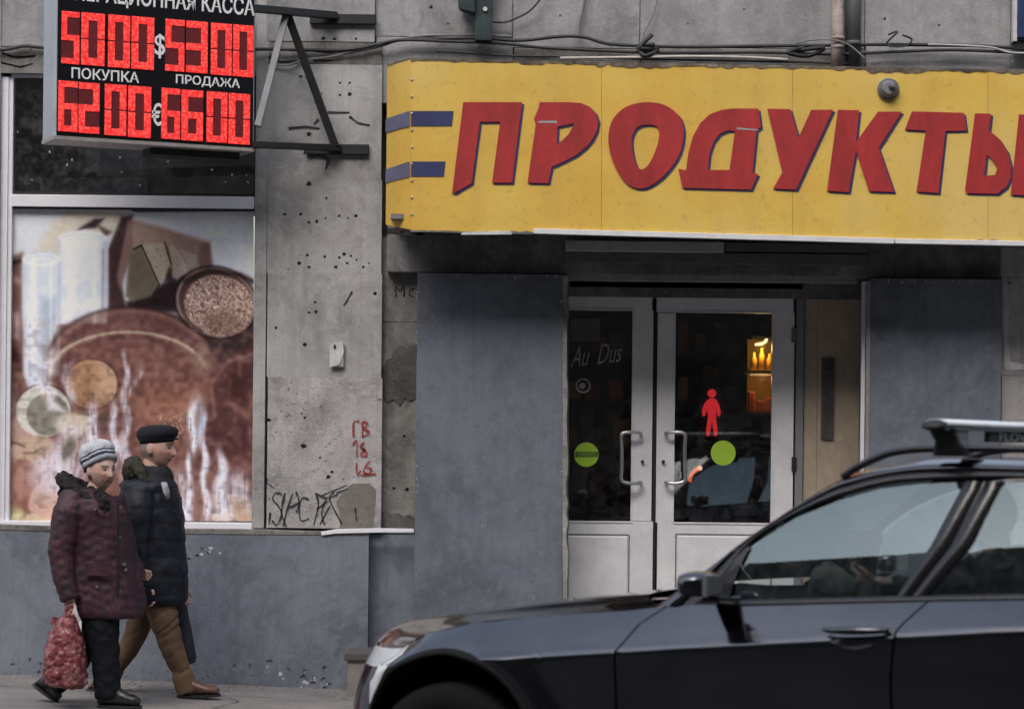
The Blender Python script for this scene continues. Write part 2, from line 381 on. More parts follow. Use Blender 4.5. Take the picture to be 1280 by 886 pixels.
# recessed strip beside the portal, its occlusion shade put into a darker render
panel(460, 296, 540, 402, .06, M['wall_dark'], holes=[(470, 368, 2)], t=.2)
panel(460, 402.8, 540, 664, .06, M['wall_dark'], holes=[(492, 610, 3), (509, 612, 3.4), (505, 545, 2.4)], t=.2)
mb = MB(); mb.pquad([(474, 462), (480, 458), (483, 450), (489, 447), (492, 439), (499, 431), (508, 434), (521, 431), (521, 498), (512, 501), (506, 497), (499, 507), (492, 499), (484, 503), (478, 496), (474, 498)], .052, .01)
mb.build('broken_plaster', M['broken'], B)
MB().pquad([(478, 640), (484, 637), (490, 642), (497, 641), (505, 645), (512, 643), (521, 648), (521, 661), (474, 661)], .052, .01).build('broken_plaster', M['broken'], B)
# the light repair patch and flakes low on the pier
mb = MB(); mb.pquad([(425, 661), (424, 640), (420, 628), (430, 612), (441, 604), (462, 604), (470, 612), (468, 640), (465, 661)], -.005, .01); mb.build('cement_patch', M['patch'], B)
mb = MB()
for k in range(46):
    u, v = random.uniform(340, 470), random.uniform(478, 640)
    r = random.uniform(.7, 2.8); mb.pquad(blob(u, v, r * random.uniform(.7, 1.6), r, 8, .5), -.0025 - .0001 * (k % 9), .004)
mb.build('paint_flake', plain('pale flake', (.40, .385, .40), .9), B)['kind'] = 'stuff'
# upper wall over the canopy
for u0, v0, u1, v1, m, ho in ((470, -120, 641, 46, 'wall_up', [(539, 9, 2.5), (560, 30, 1.5)]), (470, 46.9, 641, 130, 'wall_up', []), (642, -120, 800, 60, 'wall_up', [(700, 20, 1.8)]),
                              (642, 60.9, 800, 130, 'wall_dark', []), (801, -120, 1081, 60, 'wall_up', [(860, 30, 1.6), (930, 12, 2)]), (801, 60.9, 1081, 130, 'wall_dark', []),
                              (1082, -120, 1264, 58, 'wall_up', [(1174, 32, 2), (1106, 24, 2.4)]), (1082, 58.9, 1264, 130, 'wall_up', []), (1265, -120, 1500, 130, 'wall_up', [])):
    panel(u0, v0, u1, v1, .03, M[m], holes=ho or None)
# left of and above the window
panel(-300, -120, -1, 662, 0, M['wall_up']); panel(-.2, -120, 333, 60, .012, M['wall_up']); panel(-.2, 60.6, 333, 93, .006, M['wall_dark'], cracks=[([(0, 66), (20, 72), (44, 70)], 4), ([(0, 78), (25, 84), (40, 80)], 3)])
# right pier
panel(1249, 309, 1500, 346, -.02, M['wall'], bevel=.012); panel(1251, 347, 1500, 470, 0, M['wall_low'], holes=[(1258, 443, 2.4), (1262, 354, 2)]); panel(1251, 470.8, 1500, 700, 0, M['wall_low'])
mb = MB()
mb.pquad([(1253, 350), (1258, 349), (1262, 380), (1260, 420), (1263, 452), (1280, 455), (1280, 462), (1256, 462), (1254, 420)], -.004, .006); mb.build('plaster_patch', M['chip'], B)
# plinth
PL = -.06
mb = MB(); x0, x1 = P(-300, 760, PL).x, P(460, 760, PL).x
mb.hexa([(x0, PL, -.4), (x1, PL, -.4), (x1, PL, P(460, 668, PL).z), (x0, PL, P(0, 662, PL).z)], [(x0, .2, -.4), (x1, .2, -.4), (x1, .2, P(460, 661, PL).z + .02), (x0, .2, P(0, 655, PL).z + .025)])
cc = MB()
for k in range(26):
    u, v = random.choice([(60, 832), (385, 858), (340, 835), (250, 690), (395, 845), (18, 838), (300, 830)]); u += random.gauss(0, 12); v += random.gauss(0, 7)
    q = [P(*p, PL - .01) for p in blob(u, v, random.uniform(1.5, 5), random.uniform(1.5, 4.5), 7, .4)]
    n = len(q); r = [p + Vector((0, .018, 0)) for p in q]
    cc.add(q + r, [tuple(range(n)), tuple(range(2 * n - 1, n - 1, -1))] + [(i, i + n, (i + 1) % n + n, (i + 1) % n) for i in range(n)])
cut(mb, cc, 'plinth', M['plinth'], B)
mb = MB()
for k in range(34):
    u, v = random.choice([(62, 830), (385, 862), (395, 850), (345, 838), (262, 692), (70, 824), (405, 868)]); u += random.gauss(0, 9); v += random.gauss(0, 6)
    r = random.uniform(.8, 3.2); mb.pquad(blob(u, min(v, 868), r * random.uniform(.7, 1.8), r, 8, .5), PL - .0015 - .0001 * (k % 7), .003)
mb.build('bare_plaster_chip', M['chip'], B)['kind'] = 'stuff'
mb = MB().pbox(459, 668, 545, 900, .06, .3); mb.build('plinth', M['plinth'], B)
mb = MB(); mb.pquad([(-5, 655), (140, 660), (300, 661), (400, 664), (462, 664), (462, 669), (300, 668), (140, 667), (-5, 662)], PL - .004, .08); mb.build('ledge', M['wall_dark'], B, bevel=.004)
# step below the entrance
mb = MB(); xa, xb, zt = P(430, 815, -.45).x, P(1260, 815, -.45).x, P(445, 816, -.45).z
mb.box(xa, xb, -.45, .5, zt - .045, zt); mb.build('step_slab', plain('dark step slab', (.07, .066, .066), .8, bump=.4), B, bevel=.006)
mb = MB(); mb.box(xa + .02, xb - .02, -.43, .5, -.4, zt - .046); mb.build('entrance_step', M['patch'], B)
# portal cladding
PY = -.1
def col_panel(u0, v0, u1, v1, mat=None, name='cladding_panel', y=PY, t=.46):
    return MB().pbox(u0, v0, u1, v1, y, t).build(name, mat or M['panel'], B, bevel=.004)
col_panel(519, 342, 704.5, 900)
col_panel(1085, 348, 1250, 900)
mb = MB()   # rough plaster nosing along the left jamb
jz = np.linspace(345, 900, 46)
rows = [[], [], []]
for v in jz:
    j = random.uniform(-1.5, 1.5)
    rows[0].append(P(703.5, v, PY - .004)); rows[1].append(P(709 + j, v, PY - .012)); rows[2].append(P(711 + j * .6, v, PY + .44))
mb.grid(rows); mb.build('jamb_plaster', concrete('jamb plaster', (.2, .19, .18), (.06, .055, .05), (.42, .4, .38), 31, .5), B)
mb = MB()
for k in range(90):
    ed = random.choice([(520.5, 0), (703, 0), (1086.5, 0), (1248.5, 0), (0, 343), (0, 349)]); u, v = (ed[0] + random.gauss(0, 1.2), random.uniform(350, 800)) if ed[0] else ((random.uniform(522, 700), 344 + abs(random.gauss(0, 2))) if ed[1] == 343 else (random.uniform(1088, 1246), 350 + abs(random.gauss(0, 2))))
    if not (519.6 < u < 704 or 1085.8 < u < 1249.5): continue
    r = random.uniform(.5, 1.9); mb.pquad(blob(u, v, r * random.uniform(.5, 1.2), r * random.uniform(.6, 2.4), 7, .5), PY - .0012 - .0001 * (k % 8), .003)
for k in range(30):
    u, v = random.uniform(530, 695), random.uniform(360, 760); r = random.uniform(.4, 1.3); mb.pquad(blob(u, v, r, r * random.uniform(.6, 2), 7, .5), PY - .0012 - .0001 * (k % 8), .003)
mb.build('paint_chip', plain('bare edge chips', (.3, .29, .28), .9, 0, .4, 40), B)['kind'] = 'stuff'
mb = MB()
for k in range(220):
    u = random.uniform(-4, 452); v = 846 + .055 * u - abs(random.gauss(0, 16)) - 1; r = random.uniform(.4, 1.7); mb.pquad(blob(u, v, r * random.uniform(.6, 1.6), r, 6, .5), PL - .0008 - .0001 * (k % 9), .002)
mb.build('mud_splash', plain('dried mud', (.1, .09, .082), .95, 0, .4, 30), B)['kind'] = 'stuff'
# right reveal with pale cover strips
MB().pbox(1075, 352, 1079.5, 900, -.02, .03).build('cover_strip', M['pvc'], B); MB().pbox(1081, 352, 1085.5, 900, PY - .006, .03).build('cover_strip', plain('dull grey strip', (.2, .2, .22), .6), B)
# soffit wall, lintel and beams under the canopy, its shade put into the dark tone
MB().pbox(478, 296, 1252, 372, .3, .2).build('lintel', M['shade_grime'], B)
MB().pbox(484, 284, 1251, 344, -.03, .28).build('beam', M['shade_grime'], B, bevel=.006)
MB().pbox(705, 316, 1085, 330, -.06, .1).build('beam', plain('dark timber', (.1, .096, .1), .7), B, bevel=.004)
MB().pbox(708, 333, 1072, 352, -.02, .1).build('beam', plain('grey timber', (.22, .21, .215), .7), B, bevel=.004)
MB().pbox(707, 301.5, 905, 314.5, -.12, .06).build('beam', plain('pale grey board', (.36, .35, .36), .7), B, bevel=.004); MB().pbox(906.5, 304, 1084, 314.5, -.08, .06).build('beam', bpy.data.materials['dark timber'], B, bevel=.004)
# ------------------------------------------------------------------ doors
DY = .33
mb = MB().pbox(712, 352, 1004, 360.5, DY - .03, .1); mb.pbox(993.5, 361, 1003, 900, DY - .02, .1); mb.pbox(700, 361, 708, 900, DY - .02, .1); mb.pbox(980, 358, 1008, 820, DY + .075, .05)
mb.build('door_frame', plain('door frame plastic', (.2, .2, .22), .4, 0, .1), B, bevel=.003)
def door(u0, u1, gu0, gu1, top, g0, g1, lp0, lp1, knob):
    d = MB()
    d.pbox(u0, top, u1, g0, DY, .06); d.pbox(u0, g0 + .05, gu0, g1, DY, .06); d.pbox(gu1, g0 + .05, u1, g1, DY, .06); d.pbox(u0, g1 + .05, u1, 815, DY, .06)
    o = d.build('door', M['door'], B, bevel=.002)
    MB().pbox(gu0 - 1, g0 - 1, gu1 + 1, g1 + 1, DY + .02, .012).build('pane', M['doorglass'], o)
    g = MB()
    for a, b, c_, e in ((gu0 - 2, g0 - 2, gu1 + 2, g0), (gu0 - 2, g1, gu1 + 2, g1 + 2), (gu0 - 2, g0, gu0, g1), (gu1, g0, gu1 + 2, g1)): g.pbox(a, b, c_, e, DY - .006, .03)
    g.build('glazing_bead', M['door'], o, bevel=.0015)
    p = MB().pbox(lp0, 670, lp1, 806, DY - .012, .03).build('lower_panel', M['door'], o, bevel=.006)
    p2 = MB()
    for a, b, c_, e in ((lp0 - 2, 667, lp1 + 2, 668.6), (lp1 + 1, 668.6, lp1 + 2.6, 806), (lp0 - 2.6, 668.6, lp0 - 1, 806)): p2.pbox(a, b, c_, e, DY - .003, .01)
    p2.build('painted_shade_line', plain('panel line shade', (.14, .14, .155), .6), o)  # dark raised strips paint the shade line round the lower panel
    return o
dl = door(700, 815.5, 706, 789.5, 362, 388, 651, 705, 784, 0)
dr = door(821, 992, 843.5, 964.5, 364, 391, 653, 846, 962, 1)
MB().pbox(816, 362, 820.5, 815, DY + .015, .05).build('astragal', M['rubber'], B)
for o, s, ua in ((dl, -1, 800), (dr, 1, 833)):
    ub = ua + s * 23
    pts = [P(ua, 542, DY), P(ua, 541, DY - .05), P(ua + s * 12, 540, DY - .075), P(ub, 543, DY - .08), P(ub, 560, DY - .08), P(ub, 585, DY - .08), P(ub, 600, DY - .08), P(ua + s * 12, 604, DY - .075), P(ua, 603, DY - .05), P(ua, 602, DY)]
    MB().tube(curve3(pts, 5), .0115, 10).build('handle', M['chrome'], o, smooth=True)
    k = MB(); q = P(803 if s < 0 else 829, 577, DY); k.tube([q + Vector((0, .002, 0)), q - Vector((0, .02, 0))], .011, 12); k.build('lock', M['steel_dark'], o)
    if s > 0:
        for v in (419, 580):
            h = MB().pbox(990, v - 9, 996, v + 9, DY - .03, .04); h.build('hinge', M['steel_dark'] if v > 500 else M['steel_grey'], o, bevel=.003)
tv, tf = text2d('La Dus', .002, .0, .35)
def on_plane(name, txt, u0, u1, v0, v1, y, mat, parent, bold=0., shear=0., rise=0.):
    tv, tf = text2d(txt, 1, bold, shear); q = MB()
    vs = []
    for a, b, c_ in tv:
        p = P(u0 + a * (u1 - u0), v1 + (v0 - v1) * b - rise * a, y - .0015 * c_); vs.append(p)
    q.add(vs, tf); return q.build(name, mat, parent)
M['white_print'] = plain('white vinyl', (.3, .3, .31), .6); M['black_print'] = plain('black paint', (.015, .014, .016), .7); M['red_print'] = plain('red paint', (.32, .035, .04), .8)
on_plane('lettering', 'Au  Dus', 713, 778, 434, 459, DY + .015, M['white_print'], dl, 0., .45, 7)
# beige board beside the door, with a narrow dark notice strip
for u0, u1 in ((1003.5, 1020), (1020.2, 1076)): MB().pbox(u0, 353, u1, 900, DY + .005, .08).build('beige_board', M['beige'], B, bevel=.003)
# interior, dark, seen through glass
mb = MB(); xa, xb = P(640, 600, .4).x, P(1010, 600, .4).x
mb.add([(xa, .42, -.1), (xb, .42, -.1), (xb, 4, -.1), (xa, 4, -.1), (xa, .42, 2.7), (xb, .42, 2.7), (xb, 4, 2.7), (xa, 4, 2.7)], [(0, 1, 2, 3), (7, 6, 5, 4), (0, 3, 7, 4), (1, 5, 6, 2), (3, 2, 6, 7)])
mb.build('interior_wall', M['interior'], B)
# ------------------------------------------------------------------ the shop window
W = link('window', MB().pbox(-3, 96, 8, 652, .03, .1).mesh('m'), M['pvc'], B)
f = MB(); f.pbox(8, 96, 14, 652, .04, .08); f.pbox(14.1, 244.5, 318, 259.5, .025, .09); f.pbox(-3, 652.1, 318, 663, .01, .11); f.pbox(14.1, 92, 318, 98, .04, .08)
f.build('frame', M['pvc'], W, bevel=.003)
MB().pbox(14.1, 98, 318, 244.5, .075, .008).build('pane', M['glass'], W)
MB().pbox(14.1, 259.6, 318, 652, .085, .008).build('pane', M['glass'], W)
MB().pbox(14.1, 241, 318, 244, .05, .02).build('seal', M['rubber'], W); MB().pbox(14.1, 259.7, 318, 262.2, .05, .02).build('seal', M['rubber'], W)
f = MB()
for u, v in ((84, 206), (90, 200), (282, 228), (290, 219), (310, 228), (236, 241), (150, 197), (152, 215), (210, 202), (62, 190), (22, 165), (40, 225), (308, 219), (265, 212), (120, 206), (175, 232)):
    f.pquad(blob(u, v, random.uniform(.7, 1.6), random.uniform(.8, 2.2), 7, .4), .073, .0015)
f.build('dirt_speck', M['chip'], W)['kind'] = 'stuff'
mb = MB(); xa, xb = P(-30, 200, .12).x, P(330, 200, .12).x; za, zb = P(100, 262, .12).z, P(100, 80, .12).z
mb.add([(xa, .13, za), (xb, .13, za), (xb, .46, za), (xa, .46, za), (xa, .13, zb), (xb, .13, zb), (xb, .46, zb), (xa, .46, zb)], [(0, 1, 2, 3), (7, 6, 5, 4), (0, 3, 7, 4), (1, 5, 6, 2), (3, 2, 6, 7)])
mb.build('interior_wall', M['interior_b'], B)
MB().hexa([P(20, 247, .10), P(186, 247, .10), P(184, 222, .20), P(22, 222, .20)], [P(20, 247, .3), P(186, 247, .3), P(184, 222, .3), P(22, 222, .3)]).build('interior_ledge', plain('pale blue ledge', (.78, .82, .86), .6), B, bevel=.01)
# ------------------------------------------------------------------ the printed bakery picture on the window
def paint_poster():
    U0, V0, U1, V1 = 13, 261, 317, 651; nx, ny = 300, 384
    uu, vv = np.meshgrid(np.linspace(U0, U1, nx), np.linspace(V0, V1, ny)); rng = np.random.default_rng(3)
    def nz(s):
        a = rng.random((int(ny / s) + 3, int(nx / s) + 3)); yi = np.arange(ny) / s; xi = np.arange(nx) / s
        y0 = yi.astype(int); x0 = xi.astype(int); fy = (yi - y0)[:, None]; fx = (xi - x0)[None, :]
        g = lambda i, j: a[y0 + i][:, x0 + j]
        return (g(0, 0) * (1 - fx) + g(0, 1) * fx) * (1 - fy) + (g(1, 0) * (1 - fx) + g(1, 1) * fx) * fy - .5
    fine, med, big = nz(1.6), nz(6), nz(28)
    img = np.empty((ny, nx, 3)); img[:] = (140, 82, 66)
    def put(m, c): img[:] = img * (1 - m[..., None]) + np.asarray(c, float) * m[..., None]
    def sm(x, w=1.6): return 1 / (1 + np.exp(-np.clip(x / w * 2, -30, 30)))
    def ell(cx, cy, rx, ry, rot=0, w=1.0):
        a = math.radians(rot); x = (uu - cx) * math.cos(a) + (vv - cy) * math.sin(a); y = -(uu - cx) * math.sin(a) + (vv - cy) * math.cos(a)
        d = np.sqrt((x / rx) ** 2 + (y / ry) ** 2); return sm((1 - d) * min(rx, ry), w), d, x / rx, y / ry
    def poly(p, w=.9):
        ins = np.zeros_like(uu, bool); dist = np.full_like(uu, 1e9); n = len(p)
        for i in range(n):
            (x1, y1), (x2, y2) = p[i], p[(i + 1) % n]
            if y1 != y2:
                c = ((y1 > vv) != (y2 > vv)) & (uu < (x2 - x1) * (vv - y1) / (y2 - y1) + x1); ins ^= c
            t = np.clip(((uu - x1) * (x2 - x1) + (vv - y1) * (y2 - y1)) / ((x2 - x1) ** 2 + (y2 - y1) ** 2 + 1e-9), 0, 1)
            dist = np.minimum(dist, np.hypot(uu - x1 - t * (x2 - x1), vv - y1 - t * (y2 - y1)))
        return sm(np.where(ins, dist, -dist), w)
    def line(p, w, c, al=1., soft=.5):
        d = np.full_like(uu, 1e9)
        for (x1, y1), (x2, y2) in zip(p[:-1], p[1:]):
            t = np.clip(((uu - x1) * (x2 - x1) + (vv - y1) * (y2 - y1)) / ((x2 - x1) ** 2 + (y2 - y1) ** 2 + 1e-9), 0, 1)
            d = np.minimum(d, np.hypot(uu - x1 - t * (x2 - x1), vv - y1 - t * (y2 - y1)))
        put(al * np.exp(-(d / w) ** (2 if soft else 6)), c)
    # top: white cloth and pale board
    put(sm(400 - vv, 10), (205, 209, 228)); put(poly([(13, 262), (90, 262), (40, 330), (13, 330)], 14) * .5, (196, 204, 205))
    put(poly([(34, 332), (62, 285), (85, 262), (160, 262), (150, 292), (104, 296), (74, 330)], 5), np.array((206, 190, 172)) + 0)
    put(poly([(100, 285), (118, 274), (130, 273), (120, 285), (97, 288)], 2), (62, 44, 44)); put(poly([(120, 280), (140, 290), (132, 296)], 2), (100, 75, 70))
    put(ell(270, 300, 60, 3, 4)[0] * .25, (185, 180, 175))
    # left strip
    put(poly([(13, 322), (28, 316), (28, 500), (13, 500)], 3), np.array((122, 78, 62))); line([(13, 348), (27, 352)], 5, (175, 130, 110), .8); line([(14, 330), (26, 326)], 3, (60, 40, 38), .9); line([(20, 395), (22, 420)], 6, (190, 150, 150), .8); line([(18, 440), (22, 458)], 7, (70, 36, 32), .8)
    # loaf of bread and slices
    put(poly([(152, 271), (166, 269), (160, 300), (150, 345), (158, 388), (135, 388), (135, 312)], 2), (84, 52, 52))
    put(poly([(160, 276), (168, 275), (168, 310), (150, 362), (146, 345)], 2), (152, 106, 96))
    put(poly([(167, 275), (215, 288), (262, 303), (264, 330), (246, 345), (214, 308), (167, 312)], 2), np.array((172, 122, 104)))
    put(poly([(250, 305), (262, 303), (266, 334), (246, 340)], 2), (140, 92, 80)); put(poly([(168, 277), (215, 290), (215, 305), (168, 311)], 4) * .5, (190, 142, 118))
    put(poly([(157, 378), (215, 348), (246, 340), (240, 390), (160, 392)], 3), (58, 42, 44))
    put(poly([(226, 312), (244, 318), (250, 335), (234, 344)], 2), (186, 150, 128)); put(poly([(206, 306), (222, 310), (232, 338), (222, 350), (212, 340)], 2), (190, 155, 132)); put(poly([(210, 310), (214, 330), (216, 350), (206, 352)], 2), (70, 50, 48))
    put(poly([(176, 306), (206, 303), (214, 330), (200, 356), (190, 345)], 2), np.array((200, 168, 140))); put(poly([(162, 316), (177, 307), (199, 356), (190, 370), (166, 377), (157, 370)], 2), (128, 108, 88)); put(np.clip(fine * .9, 0, 1) * poly([(160, 306), (250, 306), (250, 350), (160, 375)], 3), (110, 82, 66))
    # bowl of grain
    put(poly([(250, 410), (317, 400), (317, 470), (268, 468)], 4), (64, 46, 46))
    m, d, x, y = ell(270, 378, 51, 43, 18); put(m, (96, 62, 56)); put(m * sm((d - .93) * 40, 1), (168, 132, 118)); m, d, x, y = ell(274, 382, 44, 38, 18); put(m, (178, 128, 108)); put(m * np.clip(fine * 1.7, 0, 1), (235, 200, 175)); put(m * np.clip(-fine * 1.6, 0, 1), (105, 62, 52)); put(ell(278, 404, 24, 14, 0, 6)[0] * .6, (120, 82, 60)); line([(232, 352), (260, 338), (300, 344), (316, 352)], 4, (70, 46, 44), .9)
    # milk glasses
    m = poly([(76, 300), (86, 290), (108, 287), (126, 292), (134, 304), (134, 405), (70, 405)], 2); put(m, (206, 210, 234)); put(m * poly([(74, 358), (132, 352), (132, 372), (74, 380)], 5), (186, 198, 208)); put(m * poly([(80, 312), (128, 308), (128, 325), (84, 330)], 4) * .7, (192, 204, 206)); put(m * sm(uu - 127, 3) * .5, (160, 160, 175)); line([(129, 312), (128, 385)], 1.5, (120, 110, 118), .7); line([(74, 335), (72, 398)], 3, (150, 160, 186), .4)
    m = poly([(28, 325), (38, 316), (66, 314), (78, 324), (74, 360), (66, 470), (78, 500), (40, 500), (30, 470)], 2); put(m, (190, 198, 222)); put(m * ell(54, 350, 22, 9, 0, 4)[0] * .8, (176, 192, 200)); put(m * poly([(50, 372), (72, 372), (64, 455), (52, 460)], 6), (128, 150, 172)); put(m * poly([(30, 380), (46, 380), (46, 470), (32, 470)], 5) * .6, (205, 212, 236)); put(m * ell(52, 326, 20, 7, 0, 3)[0], (212, 216, 236))
    # round loaf
    m, d, x, y = ell(163, 458, 106, 74); m2 = m * sm(470 - vv, 3); put(m2, (118, 66, 58)); put(m2 * ell(190, 420, 70, 24, 10, 20)[0] * .5, (142, 84, 72))
    m, d, x, y = ell(160, 472, 102, 58); put(m * sm(500 - vv, 6), (138, 78, 62)); ring = np.exp(-((d - .98) * 26) ** 2) * sm(465 - vv, 6); put(ring, (192, 156, 124)); put(np.exp(-((d - .86) * 14) ** 2) * sm(470 - vv, 6) * .5, (110, 58, 50))
    put(poly([(60, 430), (70, 445), (62, 480), (56, 450)], 5), (190, 160, 145)); put(ell(255, 450, 14, 18, 30, 5)[0] * .7, (170, 128, 100))
    put(poly([(262, 450), (290, 440), (317, 432), (317, 535), (255, 530)], 6), (112, 62, 54)); line([(268, 520), (264, 480), (285, 452), (317, 442)], 3, (170, 110, 96), .6); line([(285, 500), (310, 520), (317, 500)], 4, (160, 92, 78), .6); put(ell(300, 480, 18, 26, 20, 6)[0] * .5, (84, 42, 40))
    for cx, w0, v0, v1 in ((103, 31, 296, 404), (52, 23, 322, 470)):
        t = (uu - cx) / w0; m = sm(np.minimum(vv - v0, v1 - vv), 2) * sm(w0 - np.abs(uu - cx), 1.2); put(m * .35, (214, 218, 236)); put(m * np.clip(np.abs(t) - .78, 0, 1) * 1.3, (140, 150, 176)); put(m * np.exp(-((t + .45) / .16) ** 2) * .6, (238, 240, 248)); put(m * np.exp(-((t - .5) / .1) ** 2) * .35, (232, 236, 246))
    for cx, v_, w0 in ((103, 297, 29), (52, 324, 22)): e_ = ell(cx, v_, w0, 6.5); put(np.exp(-((e_[1] - 1) * 9) ** 2) * .5, (236, 238, 248)); put(e_[0] * .2, (178, 188, 204))
    e_ = ell(163, 458, 106, 74); put(np.exp(-((e_[1] - 1.0) * 26) ** 2) * sm(440 - vv, 3) * .5, (60, 34, 32)); put(np.exp(-((e_[1] - .93) * 22) ** 2) * sm(430 - vv, 6) * .45, (172, 112, 92))
    e_ = ell(270, 378, 51, 43, 18); put(np.exp(-((e_[1] - 1.03) * 22) ** 2) * .6, (48, 30, 30)); e_ = ell(114, 480, 32, 30); put(np.exp(-((e_[1] - 1.06) * 12) ** 2) * .45, (84, 48, 40)); put(e_[0] * np.exp(-((e_[2] + .35) / .3) ** 2 - ((e_[3] + .4) / .3) ** 2) * .5, (216, 166, 126)); e_ = ell(54, 514, 34, 32); put(np.exp(-((e_[1] - 1.05) * 22) ** 2) * .6, (80, 52, 44))
    line([(177, 307), (199, 356), (190, 370)], 1.2, (70, 52, 44), .8, 0); line([(206, 303), (214, 330)], 1.5, (92, 66, 56), .8, 0); line([(167, 312), (176, 307)], 1.5, (60, 42, 40), .8, 0); line([(262, 303), (215, 289), (167, 275)], 1.4, (206, 160, 138), .7, 0)
    # lower board
    put(poly([(170, 470), (260, 480), (255, 545), (170, 540)], 14) * .8, (150, 86, 64)); put(poly([(180, 500), (250, 492), (240, 520), (180, 530)], 10) * .7, (184, 112, 80)); put(poly([(255, 530), (317, 530), (317, 580), (250, 580)], 10), (92, 48, 48)); put(poly([(262, 560), (317, 570), (317, 620), (262, 620)], 14) * .7, (146, 80, 66))
    put(poly([(13, 500), (60, 520), (60, 651), (13, 651)], 10), (186, 140, 122))
    # bun, ladle bowl, eggs, biscuits
    m, d, x, y = ell(114, 480, 32, 30); put(m, (186, 126, 82)); put(m * sm((x - .25) * 10, 2), (206, 150, 110)); put(m * sm((y - .5) * 10, 3) * .5, (140, 88, 62))
    m, d, x, y = ell(54, 514, 34, 32); put(m, (200, 196, 186)); m, d, x, y = ell(60, 518, 27, 26, 20); put(m, (134, 128, 116)); put(m * poly([(58, 490), (82, 515), (60, 512)], 3), (205, 206, 214)); put(ell(92, 530, 24, 14, 0, 3)[0], (206, 186, 158))
    put(ell(30, 610, 24, 38, -8)[0], (166, 98, 76)); put(ell(24, 600, 14, 26, -8, 8)[0] * .5, (196, 130, 104)); put(ell(62, 630, 26, 30)[0], (208, 152, 130)); put(ell(60, 590, 22, 26, 20, 8)[0] * .8, (206, 186, 200)); put(ell(40, 560, 28, 14, -10)[0], (196, 150, 120)); line([(13, 553), (22, 554), (30, 558)], 2, (90, 62, 56), .6); line([(30, 566), (42, 566), (52, 560)], 2, (90, 62, 56), .5)
    put(poly([(13, 632), (30, 640), (60, 651), (13, 651)], 4), (196, 176, 120))
    m, d, x, y = ell(292, 632, 24, 15); put(m, (176, 126, 90)); put(m * np.clip(-fine * 1.3, 0, 1), (110, 70, 50)); put(ell(308, 645, 16, 9)[0], (190, 142, 104)); put(ell(278, 646, 14, 7)[0], (196, 160, 140)); put(ell(308, 597, 4, 5, 0, 2)[0], (96, 64, 66)); put(ell(281, 598, 3, 4, 0, 2)[0], (100, 78, 84))
    put(np.clip(fine * 1.6, 0, 1) * poly([(196, 515), (235, 515), (235, 545), (196, 545)], 6), (225, 180, 150))
    # pale blue white streaky plumes
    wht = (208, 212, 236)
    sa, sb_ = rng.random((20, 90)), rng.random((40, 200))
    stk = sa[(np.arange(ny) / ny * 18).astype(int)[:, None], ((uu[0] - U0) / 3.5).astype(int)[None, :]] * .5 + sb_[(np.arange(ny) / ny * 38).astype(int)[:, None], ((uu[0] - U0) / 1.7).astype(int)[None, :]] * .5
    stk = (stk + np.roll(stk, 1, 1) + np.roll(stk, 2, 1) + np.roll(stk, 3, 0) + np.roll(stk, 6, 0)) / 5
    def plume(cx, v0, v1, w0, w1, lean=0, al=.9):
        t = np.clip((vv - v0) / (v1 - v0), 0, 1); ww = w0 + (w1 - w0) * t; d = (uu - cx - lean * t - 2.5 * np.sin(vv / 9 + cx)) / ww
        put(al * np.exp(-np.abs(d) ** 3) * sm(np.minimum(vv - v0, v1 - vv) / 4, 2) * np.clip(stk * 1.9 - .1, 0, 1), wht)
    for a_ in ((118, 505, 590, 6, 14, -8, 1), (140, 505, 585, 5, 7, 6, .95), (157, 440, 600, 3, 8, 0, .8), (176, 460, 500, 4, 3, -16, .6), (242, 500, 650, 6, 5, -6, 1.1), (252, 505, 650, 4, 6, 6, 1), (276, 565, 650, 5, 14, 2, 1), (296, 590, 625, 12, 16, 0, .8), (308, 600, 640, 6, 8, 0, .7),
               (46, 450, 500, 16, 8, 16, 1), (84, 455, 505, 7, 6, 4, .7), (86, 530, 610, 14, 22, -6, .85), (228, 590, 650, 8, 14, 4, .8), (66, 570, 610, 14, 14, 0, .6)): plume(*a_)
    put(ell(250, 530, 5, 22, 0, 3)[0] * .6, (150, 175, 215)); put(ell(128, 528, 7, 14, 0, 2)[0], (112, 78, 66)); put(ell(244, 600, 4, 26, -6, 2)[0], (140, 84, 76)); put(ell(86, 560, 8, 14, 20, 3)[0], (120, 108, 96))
    line([(166, 263), (172, 264), (317, 263)], 1.6, (70, 66, 78), .8, 0)
    put(np.clip(np.sin(vv / 2.2 + med * 5) * .5, 0, 1) * .18 * (ell(163, 470, 100, 62, 0, 6)[0]), (80, 40, 34)); put(np.clip(med * 1.3, 0, 1) * sm(vv - 400, 8) * .5, (176, 112, 88)); put(np.clip(-med * 1.3, 0, 1) * sm(vv - 400, 8) * .45, (70, 36, 34))
    img = img * .72 + img.mean(2, keepdims=True) * .28; img = (img - 128) * 1.2 + 131; wm = np.clip((img[..., 0] - img[..., 2]) / 60, 0, 1)[..., None]; img = img + wm * np.array([-4, 8, 15]); img += fine[..., None] * 10 + med[..., None] * 12 + big[..., None] * 14
    return uu, vv, np.clip(img, 6, 236)
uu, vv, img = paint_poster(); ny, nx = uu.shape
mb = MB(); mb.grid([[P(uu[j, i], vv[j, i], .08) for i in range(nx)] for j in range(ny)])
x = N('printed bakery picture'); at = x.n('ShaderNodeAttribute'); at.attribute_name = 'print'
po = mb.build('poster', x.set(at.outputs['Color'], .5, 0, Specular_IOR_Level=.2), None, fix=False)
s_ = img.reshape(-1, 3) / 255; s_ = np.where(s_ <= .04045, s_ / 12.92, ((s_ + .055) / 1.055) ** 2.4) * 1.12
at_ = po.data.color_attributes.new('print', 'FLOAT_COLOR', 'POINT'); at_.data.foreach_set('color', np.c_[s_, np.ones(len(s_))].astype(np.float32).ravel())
po.data.flip_normals()
